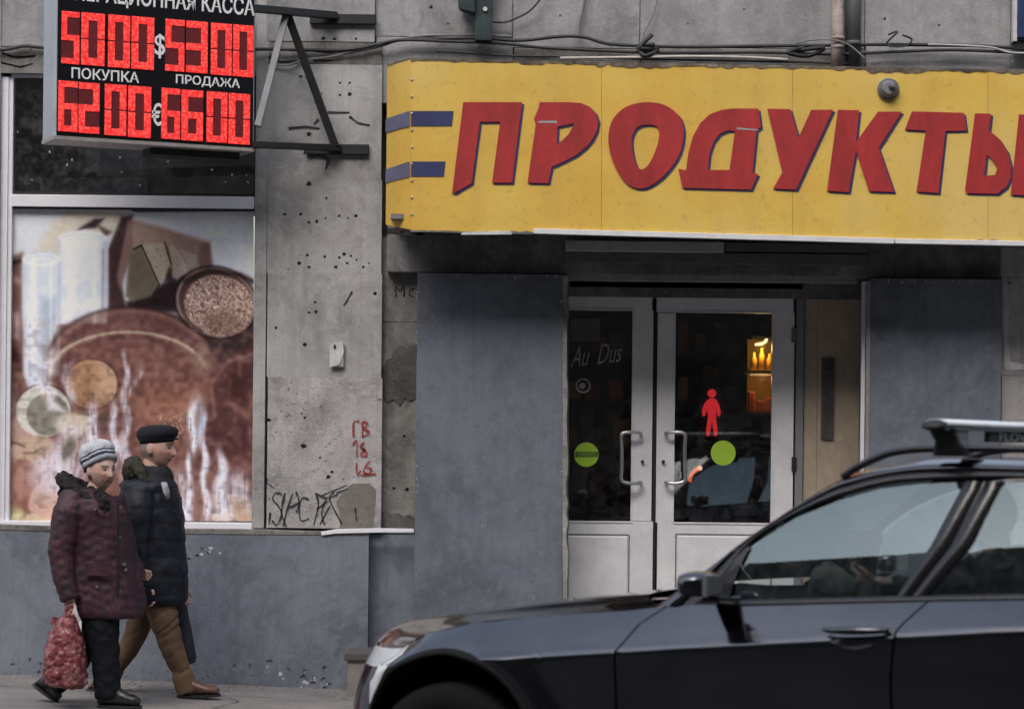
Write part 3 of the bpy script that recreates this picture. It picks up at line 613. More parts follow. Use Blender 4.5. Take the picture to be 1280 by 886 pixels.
tag(po, 'large window poster of brown loaves, milk glasses and a bowl of grain', 'poster')
# ------------------------------------------------------------------ canopy with the shop name
CY = -.65
K = thing('canopy_sign', 'weathered yellow box canopy with red slanted shop lettering over the door', 'shop sign', P(880, 300, -.4))
yl = N('weathered yellow sheet'); c = yl.coord()
a = yl.ramp(yl.noise(.9, 6, .6, c, .3), [(.36, (.63, .37, .06)), (.5, (.645, .435, .085)), (.66, (.65, .465, .14))])
sc_ = yl.n('ShaderNodeMapping'); sc_.inputs['Scale'].default_value = (5, 3, .5); yl.l(c, sc_.inputs[0])
a = yl.mix(yl.ramp(yl.noise(1.0, 4, .5, sc_.outputs[0]), [(.5, 0.), (.72, .22)]), a, (.36, .22, .06))
a = yl.mix(yl.ramp(yl.noise(22, 8, .75, c), [(.56, 0.), (.7, .55)]), a, (.30, .18, .06))
yl.bump(yl.noise(3.5, 5, .55, c), .5, .02); M['yellow'] = yl.set(a, .5)
M['sign_red'] = plain('sign red', (.33, .022, .024), .5, 0, .3, 7, .1, 45, (1, 1, .4)); M['sign_blue'] = plain('sign blue', (.03, .034, .11), .5, 0, .25, 4)
def top(u): return interp(u, [(513, 75), (1280, 90), (1520, 95)])
def bot(u): return interp(u, [(513, 288), (1280, 302), (1520, 306)])
seams = [513, 752, 990.5, 1235, 1520]
for a_, b_ in zip(seams[:-1], seams[1:]):
    q = [P(a_ + .14, bot(a_), CY), P(b_ - .14, bot(b_), CY), P(b_ - .14, top(b_), CY), P(a_ + .14, top(a_), CY)]
    MB().hexa(q, [p + Vector((0, .03, 0)) for p in q]).build('sheet', M['yellow'], K, bevel=.0015)
CB = -.40
q = [P(482, 281, CB), P(512.4, bot(513) - .5, CY), P(512.4, top(513), CY), P(484, 83, CB)]
MB().hexa(q, [p + Vector((.03, .03, 0)) for p in q]).build('side_sheet', M['yellow'], K, bevel=.002)
mb = MB()
xl = P(484, 83, CB).x + .01; xr = P(1515, 90, CY).x
zt0, zb0 = P(513, 76, CY).z, P(513, 284, CY).z
mb.add([(xl, CB + .02, zt0 - .05), (P(520, 80, CY).x, CY + .035, zt0 - .02), (xr, CY + .035, P(1515, 97, CY).z), (xr, .028, P(1515, 97, CY).z), (xl, .028, zt0 - .05)], [(0, 1, 2, 3, 4)])
mb.build('roof_board', M['steel_dark'], K)
mb = MB().box(xl + .03, xr, CY + .06, -.03, P(1000, 286, CY).z + .04, P(1000, 286, CY).z + .07); mb.build('underside_board', M['shade_grime'], K)
# rusty torn flashing along the top edge
mb = MB(); rows = [[], []]
for u in np.linspace(484, 1515, 240):
    y = CY - .004 if u > 513 else CB - .004 + (CY - CB) * (u - 484) / 29
    v = top(max(u, 513)) + (8 * (513 - u) / 29 if u < 513 else 0); jj = abs(noise.noise(Vector((u * .05, 3, 0)))) * 6 + 1.4 + random.random() * 1.2 + (2.5 if noise.noise(Vector((u * .013, 9, 0))) > .15 else 0)
    rows[0].append(P(u, v - 2.4, y)); rows[1].append(P(u, v - 1.8 + jj, y))
mb.grid(rows); ft = mb.build('flashing', concrete('rusty flashing', (.10, .075, .055), (.03, .024, .02), (.3, .25, .2), 41, .5), K)
mb = MB(); rows = [[], []]
for u in np.linspace(513, 1515, 200):
    v = bot(u); rows[0].append(P(u, v - abs(noise.noise(Vector((u * .06, 5, 0)))) * 3.4 + .2, CY - .003)); rows[1].append(P(u, v + 2, CY - .003))
mb.grid(rows); mb.build('grime_edge', M['shade_grime'], K)
# white trim below, with a broken first piece
for (u0, v0), (u1, v1), h in (((667, 285.5), (1118, 298), 6.5), ((1119, 298.2), (1515, 306), 6)):
    q = [P(u0, v0 + h, CY - .02), P(u1, v1 + h, CY - .02), P(u1, v1, CY - .02), P(u0, v0, CY - .02)]
    MB().hexa(q, [p + Vector((0, .04, 0)) for p in q]).build('trim_strip', plain('white trim', (.62, .62, .64), .5, 0, .12), K, bevel=.002)
q = [P(576, 293.5, CY - .012), P(640, 293, CY - .012), P(638, 288.5, CY - .012), P(578, 290, CY - .012)]
MB().hexa(q, [p + Vector((0, .02, 0)) for p in q]).build('trim_strip', M['chip'], K)
mb = MB()
for u0, v0, u1, v1 in ((484, 285, 505, 291), (500, 289, 530, 294), (520, 288, 576, 296)):
    mb.pbox(u0, v0, u1, v1, CY + .02, .1)
mb.build('lower_rail', M['steel_dark'], K)
# stripes (front and bent round the corner) and letters
for v0, v1, ue in ((139, 158, 567), (202, 221, 557)):
    q = [P(513.6, v1, CY - .003), P(ue - 2, v1 + 0, CY - .003), P(ue, v0, CY - .003), P(513.6, v0, CY - .003)]
    MB().hexa(q, [p + Vector((0, .002, 0)) for p in q]).build('stripe', M['sign_blue'], K)
    n_ = Vector((-.004, -.004, 0)); q = [P(482.6, v1 + 8, CB) + n_, P(512.2, v1, CY) + n_, P(512.2, v0, CY) + n_, P(482.8, v0 + 10, CB) + n_]
    MB().hexa(q, [p + Vector((.002, .002, 0)) for p in q]).build('stripe', plain('faded blue stripe', (.11, .115, .19), .6), K)
z5 = lambda p: [(550 + x / 3.459, 110 + y / 3.459) for x, y in p]; z6 = lambda p: [(910 + x / 3.459, 110 + y / 3.459) for x, y in p]
LET = [[z5([(100, 62), (355, 62), (312, 410), (225, 410), (260, 147), (172, 147), (137, 412), (62, 455), (52, 455)])],
       [z5([(432, 62), (560, 62), (610, 66), (648, 82), (674, 110), (685, 145), (678, 185), (660, 222), (632, 256), (590, 290), (540, 316), (482, 342), (468, 412), (378, 410), (414, 158), (406, 134), (425, 90)]), z5([(508, 168), (580, 153), (572, 172), (556, 200), (530, 226), (506, 244)])],
       [z5(smooth_poly([(890, 62), (975, 76), (1038, 128), (1054, 200), (1036, 285), (985, 362), (925, 415), (868, 436), (812, 418), (766, 358), (736, 280), (728, 205), (748, 135), (805, 82)], 4)), z5(smooth_poly([(905, 160), (940, 170), (947, 210), (934, 265), (906, 325), (875, 352), (850, 336), (834, 285), (829, 225), (843, 182), (870, 163)], 4))],
       [z6([(-215, 350), (-182, 356), (-172, 285), (-152, 210), (-118, 150), (-78, 114), (-30, 96), (20, 89), (132, 90), (142, 170), (124, 182), (106, 366), (130, 373), (100, 440), (-197, 432)]), z6([(-87, 355), (6, 355), (30, 188), (0, 184), (-35, 198), (-62, 232), (-80, 285)])],
       [z6([(170, 90), (270, 92), (305, 215), (360, 95), (455, 95), (295, 440), (195, 435), (235, 365)])],
       [z6([(475, 95), (568, 97), (553, 235), (648, 103), (752, 103), (652, 260), (718, 450), (610, 447), (553, 270), (522, 452), (428, 445)])],
       [z6([(795, 102), (1020, 108), (1030, 185), (940, 187), (910, 455), (815, 448), (855, 185), (765, 180)])],
       [z6([(1068, 110), (1138, 112), (1130, 185), (1172, 220), (1208, 275), (1225, 340), (1222, 390), (1204, 428), (1165, 458), (1030, 455), (1025, 440)]), z6([(1118, 290), (1145, 312), (1165, 348), (1155, 376), (1108, 380)])],
       [z6([(1258, 115), (1345, 117), (1305, 466), (1222, 462)])]]
for L_ in LET:
    def mk(dx, dy, y0, th, name, mat, par):
        v2, f2 = fill2d([[(u + dx, v + dy) for u, v in sp] for sp in L_], 1)
        return MB().add([P(u, v, y0 - th * k) for u, v, k in v2], f2).build(name, mat, par)
    o = mk(0, 0, CY - .0045, .005, 'letter', M['sign_red'], K)
    mk(2.7, 2.5, CY - .0015, .0025, 'shadow_outline', M['sign_blue'], o)
mb = MB().pquad([(673, 151.5), (696, 151.2), (696, 154), (673, 154)], CY - .011, .001); mb.pquad([(921, 159.5), (948, 162), (948, 163.5), (921, 162)], CY - .011, .001); mb.build('pale_slit', M['white_print'], K)
# round fixing on the face, rivets
q = P(1110, 112, CY); mb = MB(); mb.tube([q, q + Vector((0, -.02, 0))], .066, 20); mb.tube([q + Vector((0, -.02, 0)), q + Vector((0, -.055, .004))], [.058, .04], 20); mb.tube([q + Vector((.012, -.05, .01)), q + Vector((.02, -.085, .015))], [.022, .016], 12)
mb.build('lamp_fixing', M['steel_grey'], K, smooth=False, bevel=.004)
mb = MB()
for k in range(9):
    p = P(515, 100 + k * 21, CY); mb.ball(p + Vector((0, -.002, 0)), .008, 8, 6)
mb.build('rivet', M['chrome'], K)['kind'] = 'stuff'
# ------------------------------------------------------------------ the exchange rate display
AN = math.radians(25); EX = Vector((math.cos(AN), math.sin(AN), 0)); EN = Vector((math.sin(AN), -math.cos(AN), 0))
O0 = P(318, 188, -.40)
def S(u, v):
    """pixel -> (x, z) on the face of the display, which is turned 25 degrees from the wall"""
    a, b = ray(u, v); d = Vector((a, 1, b)); o = Vector((0, -15, ZC)); t = (O0 - o).dot(EN) / d.dot(EN); p = o + d * t - O0
    return p.dot(EX), p.z
def SP(x, z, out=0): return O0 + EX * x + Vector((0, 0, z)) + EN * out
xL = S(68, 172)[0]; zT = S(75, 0)[1] + .20; Dp = .29
LS = thing('exchange_rate_sign', 'black exchange rate board with red glowing digits jutting over the window', 'led sign', SP(xL / 2, 0, -Dp / 2))
def sbox(mb, x0, x1, z0, z1, o0, o1):
    return mb.hexa([SP(x0, z0, o1), SP(x1, z0, o1), SP(x1, z1, o1), SP(x0, z1, o1)], [SP(x0, z0, o0), SP(x1, z0, o0), SP(x1, z1, o0), SP(x0, z1, o0)])
sbox(MB(), xL, 0, 0, zT, -Dp, -.004).build('case', plain('pale grey case', (.34, .37, .43), .5, 0, .15, 3, .1), LS, bevel=.012, segs=3)
m = MB(); sbox(m, xL - .004, .004, -.008, .012, -Dp, .004); m.build('bottom_rail', plain('dull aluminium', (.38, .35, .34), .5, .4), LS)
sbox(MB(), xL + .012, -.012, .014, zT - .01, -.003, .003).build('face', plain('black acrylic', (.006, .006, .008), .3, 0, .1), LS)
m = MB(); sbox(m, -.62, -.06, -.05, -.009, -Dp + .02, -.1); m.build('mounting_rail', M['steel_dark'], LS)
M['led'] = emit('lit red diodes', (1, .042, .035), 1.05); M['led_back'] = plain('red cells with spill glow', (.13, .008, .012), .5, 0, .3)  # cell red raised to carry glow spilling from the lit segments
xx = N('lit red diodes'); vo = xx.n('ShaderNodeTexVoronoi'); vo.inputs['Scale'].default_value = 60; xx.l(xx.coord(), vo.inputs['Vector'])
cl = xx.ramp(vo.outputs['Distance'], [(.15, (1, .11, .08)), (.62, (.72, .02, .02))])
M['led'] = xx.set((.02, .003, .003), .5); xx.l(cl, xx.b.inputs['Emission Color']); xx.b.inputs['Emission Strength'].default_value = .47
SEG = {'0': 'abcdef', '2': 'abged', '3': 'abgcd', '5': 'afgcd', '6': 'afgcde'}
def digit(ch, q):
    (x0, z1), (x1, z0) = S(*q[0]), S(*q[1]); w_, h = x1 - x0, z1 - z0; t = min(w_ * .31, .046)
    o = sbox(MB(), x0, x1, z0, z1, .003, .006).build('digit', M['led_back'], LS); zm = (z0 + z1) / 2; g = .004
    R = {'a': (x0, x1, z1 - t, z1), 'd': (x0, x1, z0, z0 + t), 'g': (x0, x1, zm - t / 2, zm + t / 2), 'f': (x0, x0 + t, zm + g, z1), 'b': (x1 - t, x1, zm + g, z1), 'e': (x0, x0 + t, z0, zm - g), 'c': (x1 - t, x1, z0, zm - g)}
    for i, s_ in enumerate(SEG[ch]):
        e = .010 + .0006 * i; sbox(MB(), *R[s_], .006, e).build('segment', M['led'], o, bevel=.009)
zz = lambda x, y: (x / 3.691, y / 3.691)
for ch, x0, x1, y0, y1 in (('5', 283, 364, 52, 300), ('0', 374, 480, 58, 308), ('0', 498, 597, 68, 318), ('0', 606, 708, 76, 326), ('5', 762, 848, 88, 334), ('3', 858, 955, 96, 342), ('0', 972, 1066, 106, 352), ('0', 1074, 1166, 114, 360),
                           ('6', 268, 355, 372, 612), ('2', 362, 456, 380, 620), ('0', 482, 580, 388, 630), ('0', 590, 694, 396, 640), ('6', 744, 828, 406, 646), ('6', 836, 934, 414, 654), ('0', 952, 1046, 422, 662), ('0', 1054, 1150, 430, 670)):
    digit(ch, (zz(x0, y0), zz(x1, y1)))
M['lit_white'] = plain('white face lettering', (.75, .75, .78), .5, 0, .05)
def sign_text(t, ul, vl, ur, vr, hpx, bold):
    """t written on the face from its lower left pixel to its lower right pixel"""
    x0, z0 = S(ul, vl); x1, z1 = S(ur, vr); h = hpx / 213.; tv, tf = text2d(t, 1, bold)
    MB().add([SP(x0 + a * (x1 - x0), (z0 + z1) / 2 + b * h, .004 + .002 * c_) for a, b, c_ in tv], tf).build('lettering', M['lit_white'], LS)
sign_text('ОПЕРАЦИОННАЯ КАССА', 77, 6, 318, 22.5, 27, .018)
sign_text('ПОКУПКА', 89, 98.5, 173.5, 104, 14, .016); sign_text('ПРОДАЖА', 219.5, 107.5, 299.5, 112, 14, .016); sign_text('$', 192.5, 73, 206, 74, 31, .012); sign_text('€', 189, 157, 202, 158, 29, .012)
# steel arms that hold it
R_ = thing('sign_bracket', 'rusty dark steel bracket arms carrying the red exchange rate board', 'bracket', P(430, 100, 0))
def bar(mb, a, b, w_, h): 
    a, b = Vector(a), Vector(b); t = (b - a).normalized(); s_ = t.cross(Vector((0, 1, 0))).normalized() * w_ / 2; n_ = t.cross(s_).normalized() * h / 2
    return mb.hexa([a - s_ - n_, a + s_ - n_, a + s_ + n_, a - s_ + n_], [b - s_ - n_, b + s_ - n_, b + s_ + n_, b - s_ + n_])
A1, A2 = P(318, 11, -.42), P(420, 20, -.03); B1, B2 = P(316, 181, -.42), P(425, 185.5, -.03)
bar(MB(), A1, A2, .045, .045).build('arm', M['steel_dark'], R_, bevel=.003); bar(MB(), B1, B2, .04, .04).build('arm', M['steel_dark'], R_, bevel=.003)
for u0, v0, u1, v1 in ((387, 17.5, 470, 30), (382, 180, 461, 193)): MB().pbox(u0, v0, u1, v1, -.035, .04).build('wall_plate', M['steel_dark'], R_, bevel=.004)
bar(MB(), P(360, 20, -.22), P(419, 183, -.06), .05, .03).build('brace', M['steel_dark'], R_, bevel=.003)
bar(MB(), P(357, 20, -.25), P(322, 158, -.40), .042, .02).build('brace', M['steel_grey'], R_, bevel=.003)
# ------------------------------------------------------------------ cables, pipes, brackets above the canopy
M['cable'] = plain('black cable sheath', (.018, .018, .02), .6); M['cable_g'] = plain('grey cable sheath', (.17, .165, .17), .6)
def cable(px, r, y, mat, label, group='cables strung along the wall above the canopy'):
    o = MB().tube(curve3([P(u, v, y + random.uniform(-.008, .008)) for u, v in px], 7), r, 7).build('cable', mat, None, smooth=True); return tag(o, label, 'cable', group)
cable([(-60, 62), (0, 63), (30, 58), (60, 60), (200, 66), (320, 62), (390, 63), (440, 62), (480, 54), (505, 50), (540, 49), (600, 48), (650, 51), (700, 46), (730, 47), (760, 55), (810, 58), (870, 59), (940, 58), (1040, 57), (1100, 56), (1200, 57), (1300, 62)], .011, -.03, M['cable'], 'thick black cable running the whole wall, uppermost of the bundle over the canopy')
cable([(470, 57), (500, 50.5), (560, 52), (620, 54), (680, 60), (740, 63), (810, 66), (900, 66), (960, 66), (1040, 68), (1120, 65), (1200, 63), (1300, 68)], .010, -.04, M['cable'], 'black cable just below the thick one, dipping behind the dark knot over the letter О')
cable([(546, 64), (580, 66), (640, 70), (700, 71), (800, 74), (900, 76), (1000, 78), (1060, 80)], .007, -.05, M['cable'], 'thin black cable that starts over the first letter, just above the canopy edge')
cable([(340, 80), (360, 82), (378, 76), (420, 70), (470, 60), (520, 46), (600, 44), (640, 46)], .006, -.02, M['cable_g'], 'thin grey cable rising from the pier beside the rate board bracket')
cable([(700, 73), (800, 72), (860, 71), (930, 72), (985, 75)], .009, -.07, plain('pale worn cable', (.4, .36, .33), .7), 'pale worn cable lying on the canopy top right of the dark knot')
cable([(990, 56), (1010, 51), (1038, 50), (1060, 56), (1075, 68), (1082, 74)], .005, -.12, M['cable_g'], 'loose grey wire looping over the rusty pipe')
cable([(1160, 56), (1200, 57), (1240, 60), (1262, 66), (1290, 67)], .007, -.06, plain('pale grey cable', (.36, .35, .36), .6), 'pale grey cable at the top right near the blue panel')
cable([(616, 28), (632, 28), (648, 22), (662, 14), (676, -2), (690, -30)], .006, -.03, M['cable'], 'black wire curving up from the green bracket', 'loose wires on the upper wall')
cable([(723, 46), (724, 30), (729, 8), (736, -30)], .010, -.01, M['cable_g'], 'grey cable climbing the wall above the letter Р', 'loose wires on the upper wall')
cable([(800, 58), (806, 40), (818, 14), (826, -30)], .004, -.01, M['cable_g'], 'thin grey wire above the dark cable knot', 'loose wires on the upper wall')
for px, lb in (([(815, 44), (800, 60), (822, 62), (806, 70), (798, 58), (818, 56)], 'tangled black knot of cable tied over the letter О'),
               ([(995, 64), (1030, 60), (1010, 70), (985, 66), (1005, 60)], 'tangled black cable coil left of the rusty pipe'), ([(1110, 44), (1122, 40), (1108, 56), (1130, 58), (1140, 50), (1128, 44)], 'small tangle of black wire right of the grey downpipe')):
    tag(MB().tube(curve3([P(u, v, -.06 - .03 * (i % 2)) for i, (u, v) in enumerate(px)], 7), .014 if 'coil' in lb or 'knot' in lb else .006, 7).build('cable_tangle', M['cable'], None, smooth=True), lb, 'cable', 'cable tangles above the canopy')
rp = MB(); rp.tube([P(1047, -60, -.08), P(1047, 40, -.08), P(1045, 84, -.08)], .036, 14)
for v in (46, 57): rp.tube([P(1047, v, -.08), P(1047, v + 4, -.08)], .041, 14)
tag(rp.build('pipe', concrete('rusty flaking paint', (.42, .34, .32), (.15, .085, .06), (.55, .5, .5), 51, .45, .6, .8), None, smooth=True), 'flaking pale pipe with rust coming down behind the canopy', 'pipe')
rp = MB(); rp.tube([P(1066, -60, -.0), P(1066, 86, -.0)], .05, 18); rp.tube([P(1066, 52, 0), P(1066, 58, 0)], .056, 18)
tag(rp.build('downpipe', plain('dark grey downpipe', (.075, .075, .08), .6), None, smooth=True), 'wide dark grey downpipe right of the flaking pale pipe', 'pipe')
gb = thing('wall_bracket', 'dark green steel bracket hanging at the top of the wall above the shop name', 'bracket', P(600, 0, 0))
gm = concrete('dark green paint', (.035, .055, .06), (.018, .028, .03), (.06, .09, .092), 55, .6)
MB().pbox(594, -60, 615.5, 51, -.12, .07).build('post', gm, gb, bevel=.006); MB().hexa([P(571, -40, -.16), P(594, -40, -.16), P(594, 16, -.16), P(573, 12, -.16)], [P(571, -40, -.0), P(594, -40, 0), P(594, 22, 0), P(575, 14, 0)]).build('box', gm, gb, bevel=.008)
q = P(606.5, 12, -.12); MB().tube([q, q + Vector((0, -.012, 0))], .014, 10).build('bolt', M['chip'], gb); MB().pbox(598, 51.5, 606, 59, -.1, .03).build('cable_clip', M['cable'], gb)
tag(MB().pbox(1273, -60, 1420, 48, -.08, .06).build('blue_panel', plain('dark blue sheet', (.02, .035, .11), .4), None, bevel=.006), 'dark blue sheet metal sign edge at the top right corner', 'sign')
bp = thing('edge_post', 'pale narrow post beside the dark blue sheet at the top right', 'post', P(1269, 0, 0)); MB().pbox(1267, -60, 1272, 52, -.07, .06).build('post', M['chip'], bp, bevel=.003); MB().pbox(1266, 50, 1300, 62, -.05, .04).build('foot', M['steel_dark'], bp)
# ------------------------------------------------------------------ small things on the wall and doors
jb = thing('junction_box', 'small pale box with a tilted cover fixed to the grey pier', 'box', P(421, 444, 0))
MB().pbox(413, 429, 430, 459, -.028, .026).build('box', plain('yellowed plastic', (.34, .33, .31), .6, 0, .3, 8), jb, bevel=.006)
MB().pquad([(412, 430), (428, 426), (430, 440), (424, 456), (412, 459)], -.034, .005).build('cover', M['chip'], jb); MB().pbox(417, 431, 420, 436, -.037, .003).build('screw', M['steel_dark'], jb)
tag(MB().pquad([(401, 664.5), (420, 661), (470, 660), (517, 660.5), (517, 665), (470, 665.5), (420, 666.5), (402, 669)], -.075, .02).build('white_lath', M['pvc'], None, bevel=.002), 'white plastic lath lying on the plinth ledge beside the portal', 'lath')
gr = MB()
for px in ([(352, 617), (344, 616), (341, 624), (348, 632), (352, 642), (346, 656), (340, 650)], [(356, 616), (352, 640), (358, 658)], [(366, 616), (358, 640), (354, 657)], [(362, 634), (374, 628)], [(370, 614), (374, 628), (370, 640)], [(386, 624), (378, 622), (374, 634), (376, 650), (386, 648)], [(394, 616), (398, 630), (392, 656)], [(394, 616), (408, 622), (422, 618)], [(396, 636), (410, 626)], [(408, 622), (402, 640), (406, 656)], [(418, 614), (412, 624), (424, 648), (428, 656)], [(444, 634), (446, 652)], [(338, 640), (336, 655)], [(400, 655), (412, 632)], [(434, 611), (420, 616)]):
    stroke(gr, px, 2.4, -.0065)
gr.build('graffiti', M['black_print'], B)
gr = MB()
for px in ([(442, 546), (442, 528), (449, 526)], [(453, 527), (453, 546)], [(453, 527), (460, 529), (454, 536)], [(454, 536), (462, 540), (453, 546)], [(441, 556), (446, 550), (446, 571)], [(455, 553), (450, 558), (456, 562), (450, 568), (457, 570), (458, 564), (452, 560), (455, 553)], [(446, 578), (446, 592), (451, 588)], [(462, 576), (456, 584), (455, 590), (461, 592), (464, 586), (458, 584)], [(446, 594), (470, 592)]):
    stroke(gr, px, 2.6, -.0065)
gr.build('painted_mark', M['red_print'], B)
gr = MB()
for px in ([(495, 371), (495, 358), (500, 364), (505, 358), (505, 371)], [(518, 361), (513, 362), (512, 369), (518, 371)]): stroke(gr, px, 2.2, .056)
gr.build('painted_mark', M['black_print'], B)
SY = DY + .012
def disc(name, u, v, rpx, y, mat, parent=None, th=.002):
    q = P(u, v, y); return MB().tube([q, q + Vector((0, -th, 0))], rpx * (15 + y) / 3000, 28).build(name, mat, parent)
gs = plain('lime green sticker', (.36, .56, .045), .5, 0, .08, 4, 0)
s1 = thing('door_sticker', 'round lime green sticker with a dark printed band, on the left door pane', 'sticker', P(733, 568, SY)); disc('disc', 733, 568, 15.3, SY, gs, s1)
MB().pquad([(719, 564.5), (747.6, 564.5), (747.6, 571), (719, 571)], SY - .0035, .001).build('printed_band', plain('dark green print', (.05, .11, .03), .5), s1); on_plane('lettering', 'ОТКРЫТО', 722, 744.5, 565.6, 570, SY - .0036, gs, s1)
s2 = disc('door_sticker', 904, 566, 15.6, SY, gs); tag(s2, 'plain round lime green sticker on the right door pane', 'sticker')
s3 = thing('door_sticker', 'small round white ringed emblem sticker high on the left door pane', 'sticker', P(729, 482, SY)); disc('ring', 729, 482, 9.5, SY, M['white_print'], s3); disc('centre', 729, 482, 7, SY - .002, M['black_print'], s3); disc('mark', 728, 482, 4, SY - .004, plain('pinkish print', (.4, .3, .33)), s3)
tag(MB().pquad([(713, 399), (750, 398), (750, 426), (713, 427)], SY - .001, .002).build('notice_sheet', plain('dull paper', (.12, .118, .12), .8, 0, .3), None), 'dull paper notice taped at the top of the left door pane', 'notice')
tag(MB().pbox(1027, 448, 1042.5, 549, DY - .012, .016).build('notice_strip', concrete('torn dark poster strip', (.07, .06, .062), (.03, .027, .03), (.15, .13, .13), 61, .4), None), 'torn dark vertical notice strip on the beige board right of the doors', 'notice')
# glowing red figure, shelf and lamp behind the glass
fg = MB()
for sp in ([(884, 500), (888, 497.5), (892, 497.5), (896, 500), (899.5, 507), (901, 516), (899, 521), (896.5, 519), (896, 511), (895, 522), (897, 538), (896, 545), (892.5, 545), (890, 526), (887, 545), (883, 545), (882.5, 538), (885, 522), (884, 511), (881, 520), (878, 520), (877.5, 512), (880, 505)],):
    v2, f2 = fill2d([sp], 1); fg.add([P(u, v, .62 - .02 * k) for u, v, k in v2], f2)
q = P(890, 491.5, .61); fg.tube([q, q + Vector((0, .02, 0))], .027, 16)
fg_ = thing('lit_figure', 'red glowing standing figure added behind the right door pane', 'light sign', P(889, 516, .62)); fg.build('figure', emit('red glow', (1, .035, .05), .5), fg_); MB().pbox(874, 482, 905, 550, .63, .04).build('backing', M['black'], fg_)  # emissive figure added for the red shape in the pane
sh = thing('shop_shelf', 'dim shelf with lit top seen inside through the right door pane', 'shelf', P(955, 500, .9))
MB().pbox(934, 463, 985, 467, .75, .3).build('board', plain('worn shelf edge', (.35, .3, .22), .6), sh); MB().pbox(936, 514, 985, 518, .75, .3).build('board', plain('shelf edge', (.3, .26, .16), .6), sh)
MB().pbox(934, 424, 985, 519, 1.06, .03).build('back_panel', plain('ochre back', (.3, .2, .04), .7), sh); MB().pbox(940, 420, 970, 423, .80, .2).build('cover', M['steel_dark'], sh)
MB().pquad([(944, 429), (954, 427), (957, 423), (960, 423), (959, 428), (952, 432), (944, 432)], .79, .03).build('lamp', emit('warm shelf lamp', (1, .72, .38), 1.6), sh)
lp = bpy.data.lights.new('shelf_light', 'POINT'); lp.energy = 1.8; lp.color = (1, .6, .15); lp.shadow_soft_size = .03; lo = bpy.data.objects.new('goods_light', lp); COL.objects.link(lo); lo.location = (0, 0, 0); lo.parent = sh; lo.location = P(953, 436, .78) - sh.location
lp = bpy.data.lights.new('shelf_light', 'POINT'); lp.energy = .8; lp.color = (1, .5, .15); lp.shadow_soft_size = .03; lo = bpy.data.objects.new('goods_light', lp); COL.objects.link(lo); lo.parent = sh; lo.location = P(953, 474, .80) - sh.location  # light added for the lower goods, it belongs to no real lamp
MB().pbox(938, 467.5, 966, 469.5, .77, .02).build('lamp', emit('warm added glow strip', (1, .6, .25), .5), sh)  # glowing strip added under the board to brighten the lower goods
amb = plain('amber jar', (.5, .26, .03), .3, 0, .3); org = plain('orange packet', (.5, .12, .03), .5, 0, .4)
for i, (u, v, r_, h_, m_, lb) in enumerate(((942, 463, .022, .12, amb, 'amber jar at the left end of the upper shelf'), (952, 463, .02, .15, amb, 'tall amber bottle in the middle of the upper shelf'), (962, 463, .022, .11, amb, 'amber jar at the right end of the upper shelf'))):
    p = P(u, v, .84); o = MB().tube([p, p + Vector((0, 0, h_ * .65)), p + Vector((0, 0, h_ * .8)), p + Vector((0, 0, h_))], [r_, r_, r_ * .5, r_ * .5], 14).build('jar', m_, None, smooth=True); tag(o, lb, 'jar', 'goods on the lit shelf')
for u, h_, lb in ((939, .13, 'tall orange packet on the lower shelf'), (950, .07, 'low orange packet on the lower shelf'), (962, .09, 'squat orange packet at the right of the lower shelf')):
    p = P(u, 514, .84); tag(MB().box(p.x - .022, p.x + .022, .82, .87, p.z, p.z + h_).build('packet', org, None, bevel=.008), lb, 'packet', 'goods on the lit shelf')
lp2 = thing('glowing_lamp', 'small orange glowing lamp low behind the right door pane', 'lamp', P(868, 592, .9)); MB().tube(curve3([P(862, 602, .9), P(864, 594, .9), P(869, 588, .9), P(876, 584, .9)], 5), [.012] * 10 + [.015] * 6, 10).build('tube', emit('orange glow', (1, .17, .045), .7), lp2, smooth=True)
MB().ball(P(875, 585, .88), .016, 12, 8).build('bulb', emit('warm bulb', (1, .62, .38), .9), lp2); MB().pbox(858, 604, 868, 616, .89, .05).build('base', M['black'], lp2)
ct = thing('shop_counter', 'pale counter and column dimly seen low in the left door pane', 'counter', P(725, 640, .9)); MB().pbox(700, 634, 764, 640, .9, .4).build('top', M['steel_grey'], ct); MB().pbox(700, 640, 762, 700, .92, .3).build('body', M['interior'], ct); q = P(725, 634, 1.1); MB().tube([q, q + Vector((0, 0, .33))], .05, 16).build('canister', M['steel_grey'], ct)
bsh = thing('back_shelf', 'dim wall shelf of packets deep inside the shop behind the doors', 'shelf', P(850, 500, 2.2))
for v in (440, 500, 560, 620): MB().pbox(700, v, 985, v + 4, 2.1, .35).build('board', M['interior'], bsh)
cols = [(.2, .04, .035), (.05, .1, .06), (.22, .19, .16), (.2, .13, .05), (.06, .07, .13), (.16, .06, .09)]; gm_ = [plain('packet %d' % i, c_, .5, 0, .3) for i, c_ in enumerate(cols)]
cn = ['dark red', 'dark green', 'cream', 'ochre', 'dark blue', 'plum']; sn = {440: 'top', 500: 'second', 560: 'third', 620: 'lowest'}; on = ['first', 'second', 'third', 'fourth', 'fifth', 'sixth', 'seventh', 'eighth']
for v in (440, 500, 560, 620):
    for ua, ub, pn in ((708, 782, 'left'), (848, 925 if v < 520 else 958, 'right')):
        u = ua; k = 0
        while u < ub - 8:
            wd = random.uniform(11, 22); hh = random.uniform(18, 44); ci = random.randrange(6); o = MB().pbox(u, v - hh, u + wd, v - .3, 2.12, .12).build('packet', gm_[ci], None, bevel=.004); u += wd + random.uniform(3, 18)
            tag(o, '%s packet, %s from left on the %s back shelf, %s door pane' % (cn[ci], on[k], sn[v], pn), 'packet', 'packets on the dim back shelves'); k += 1
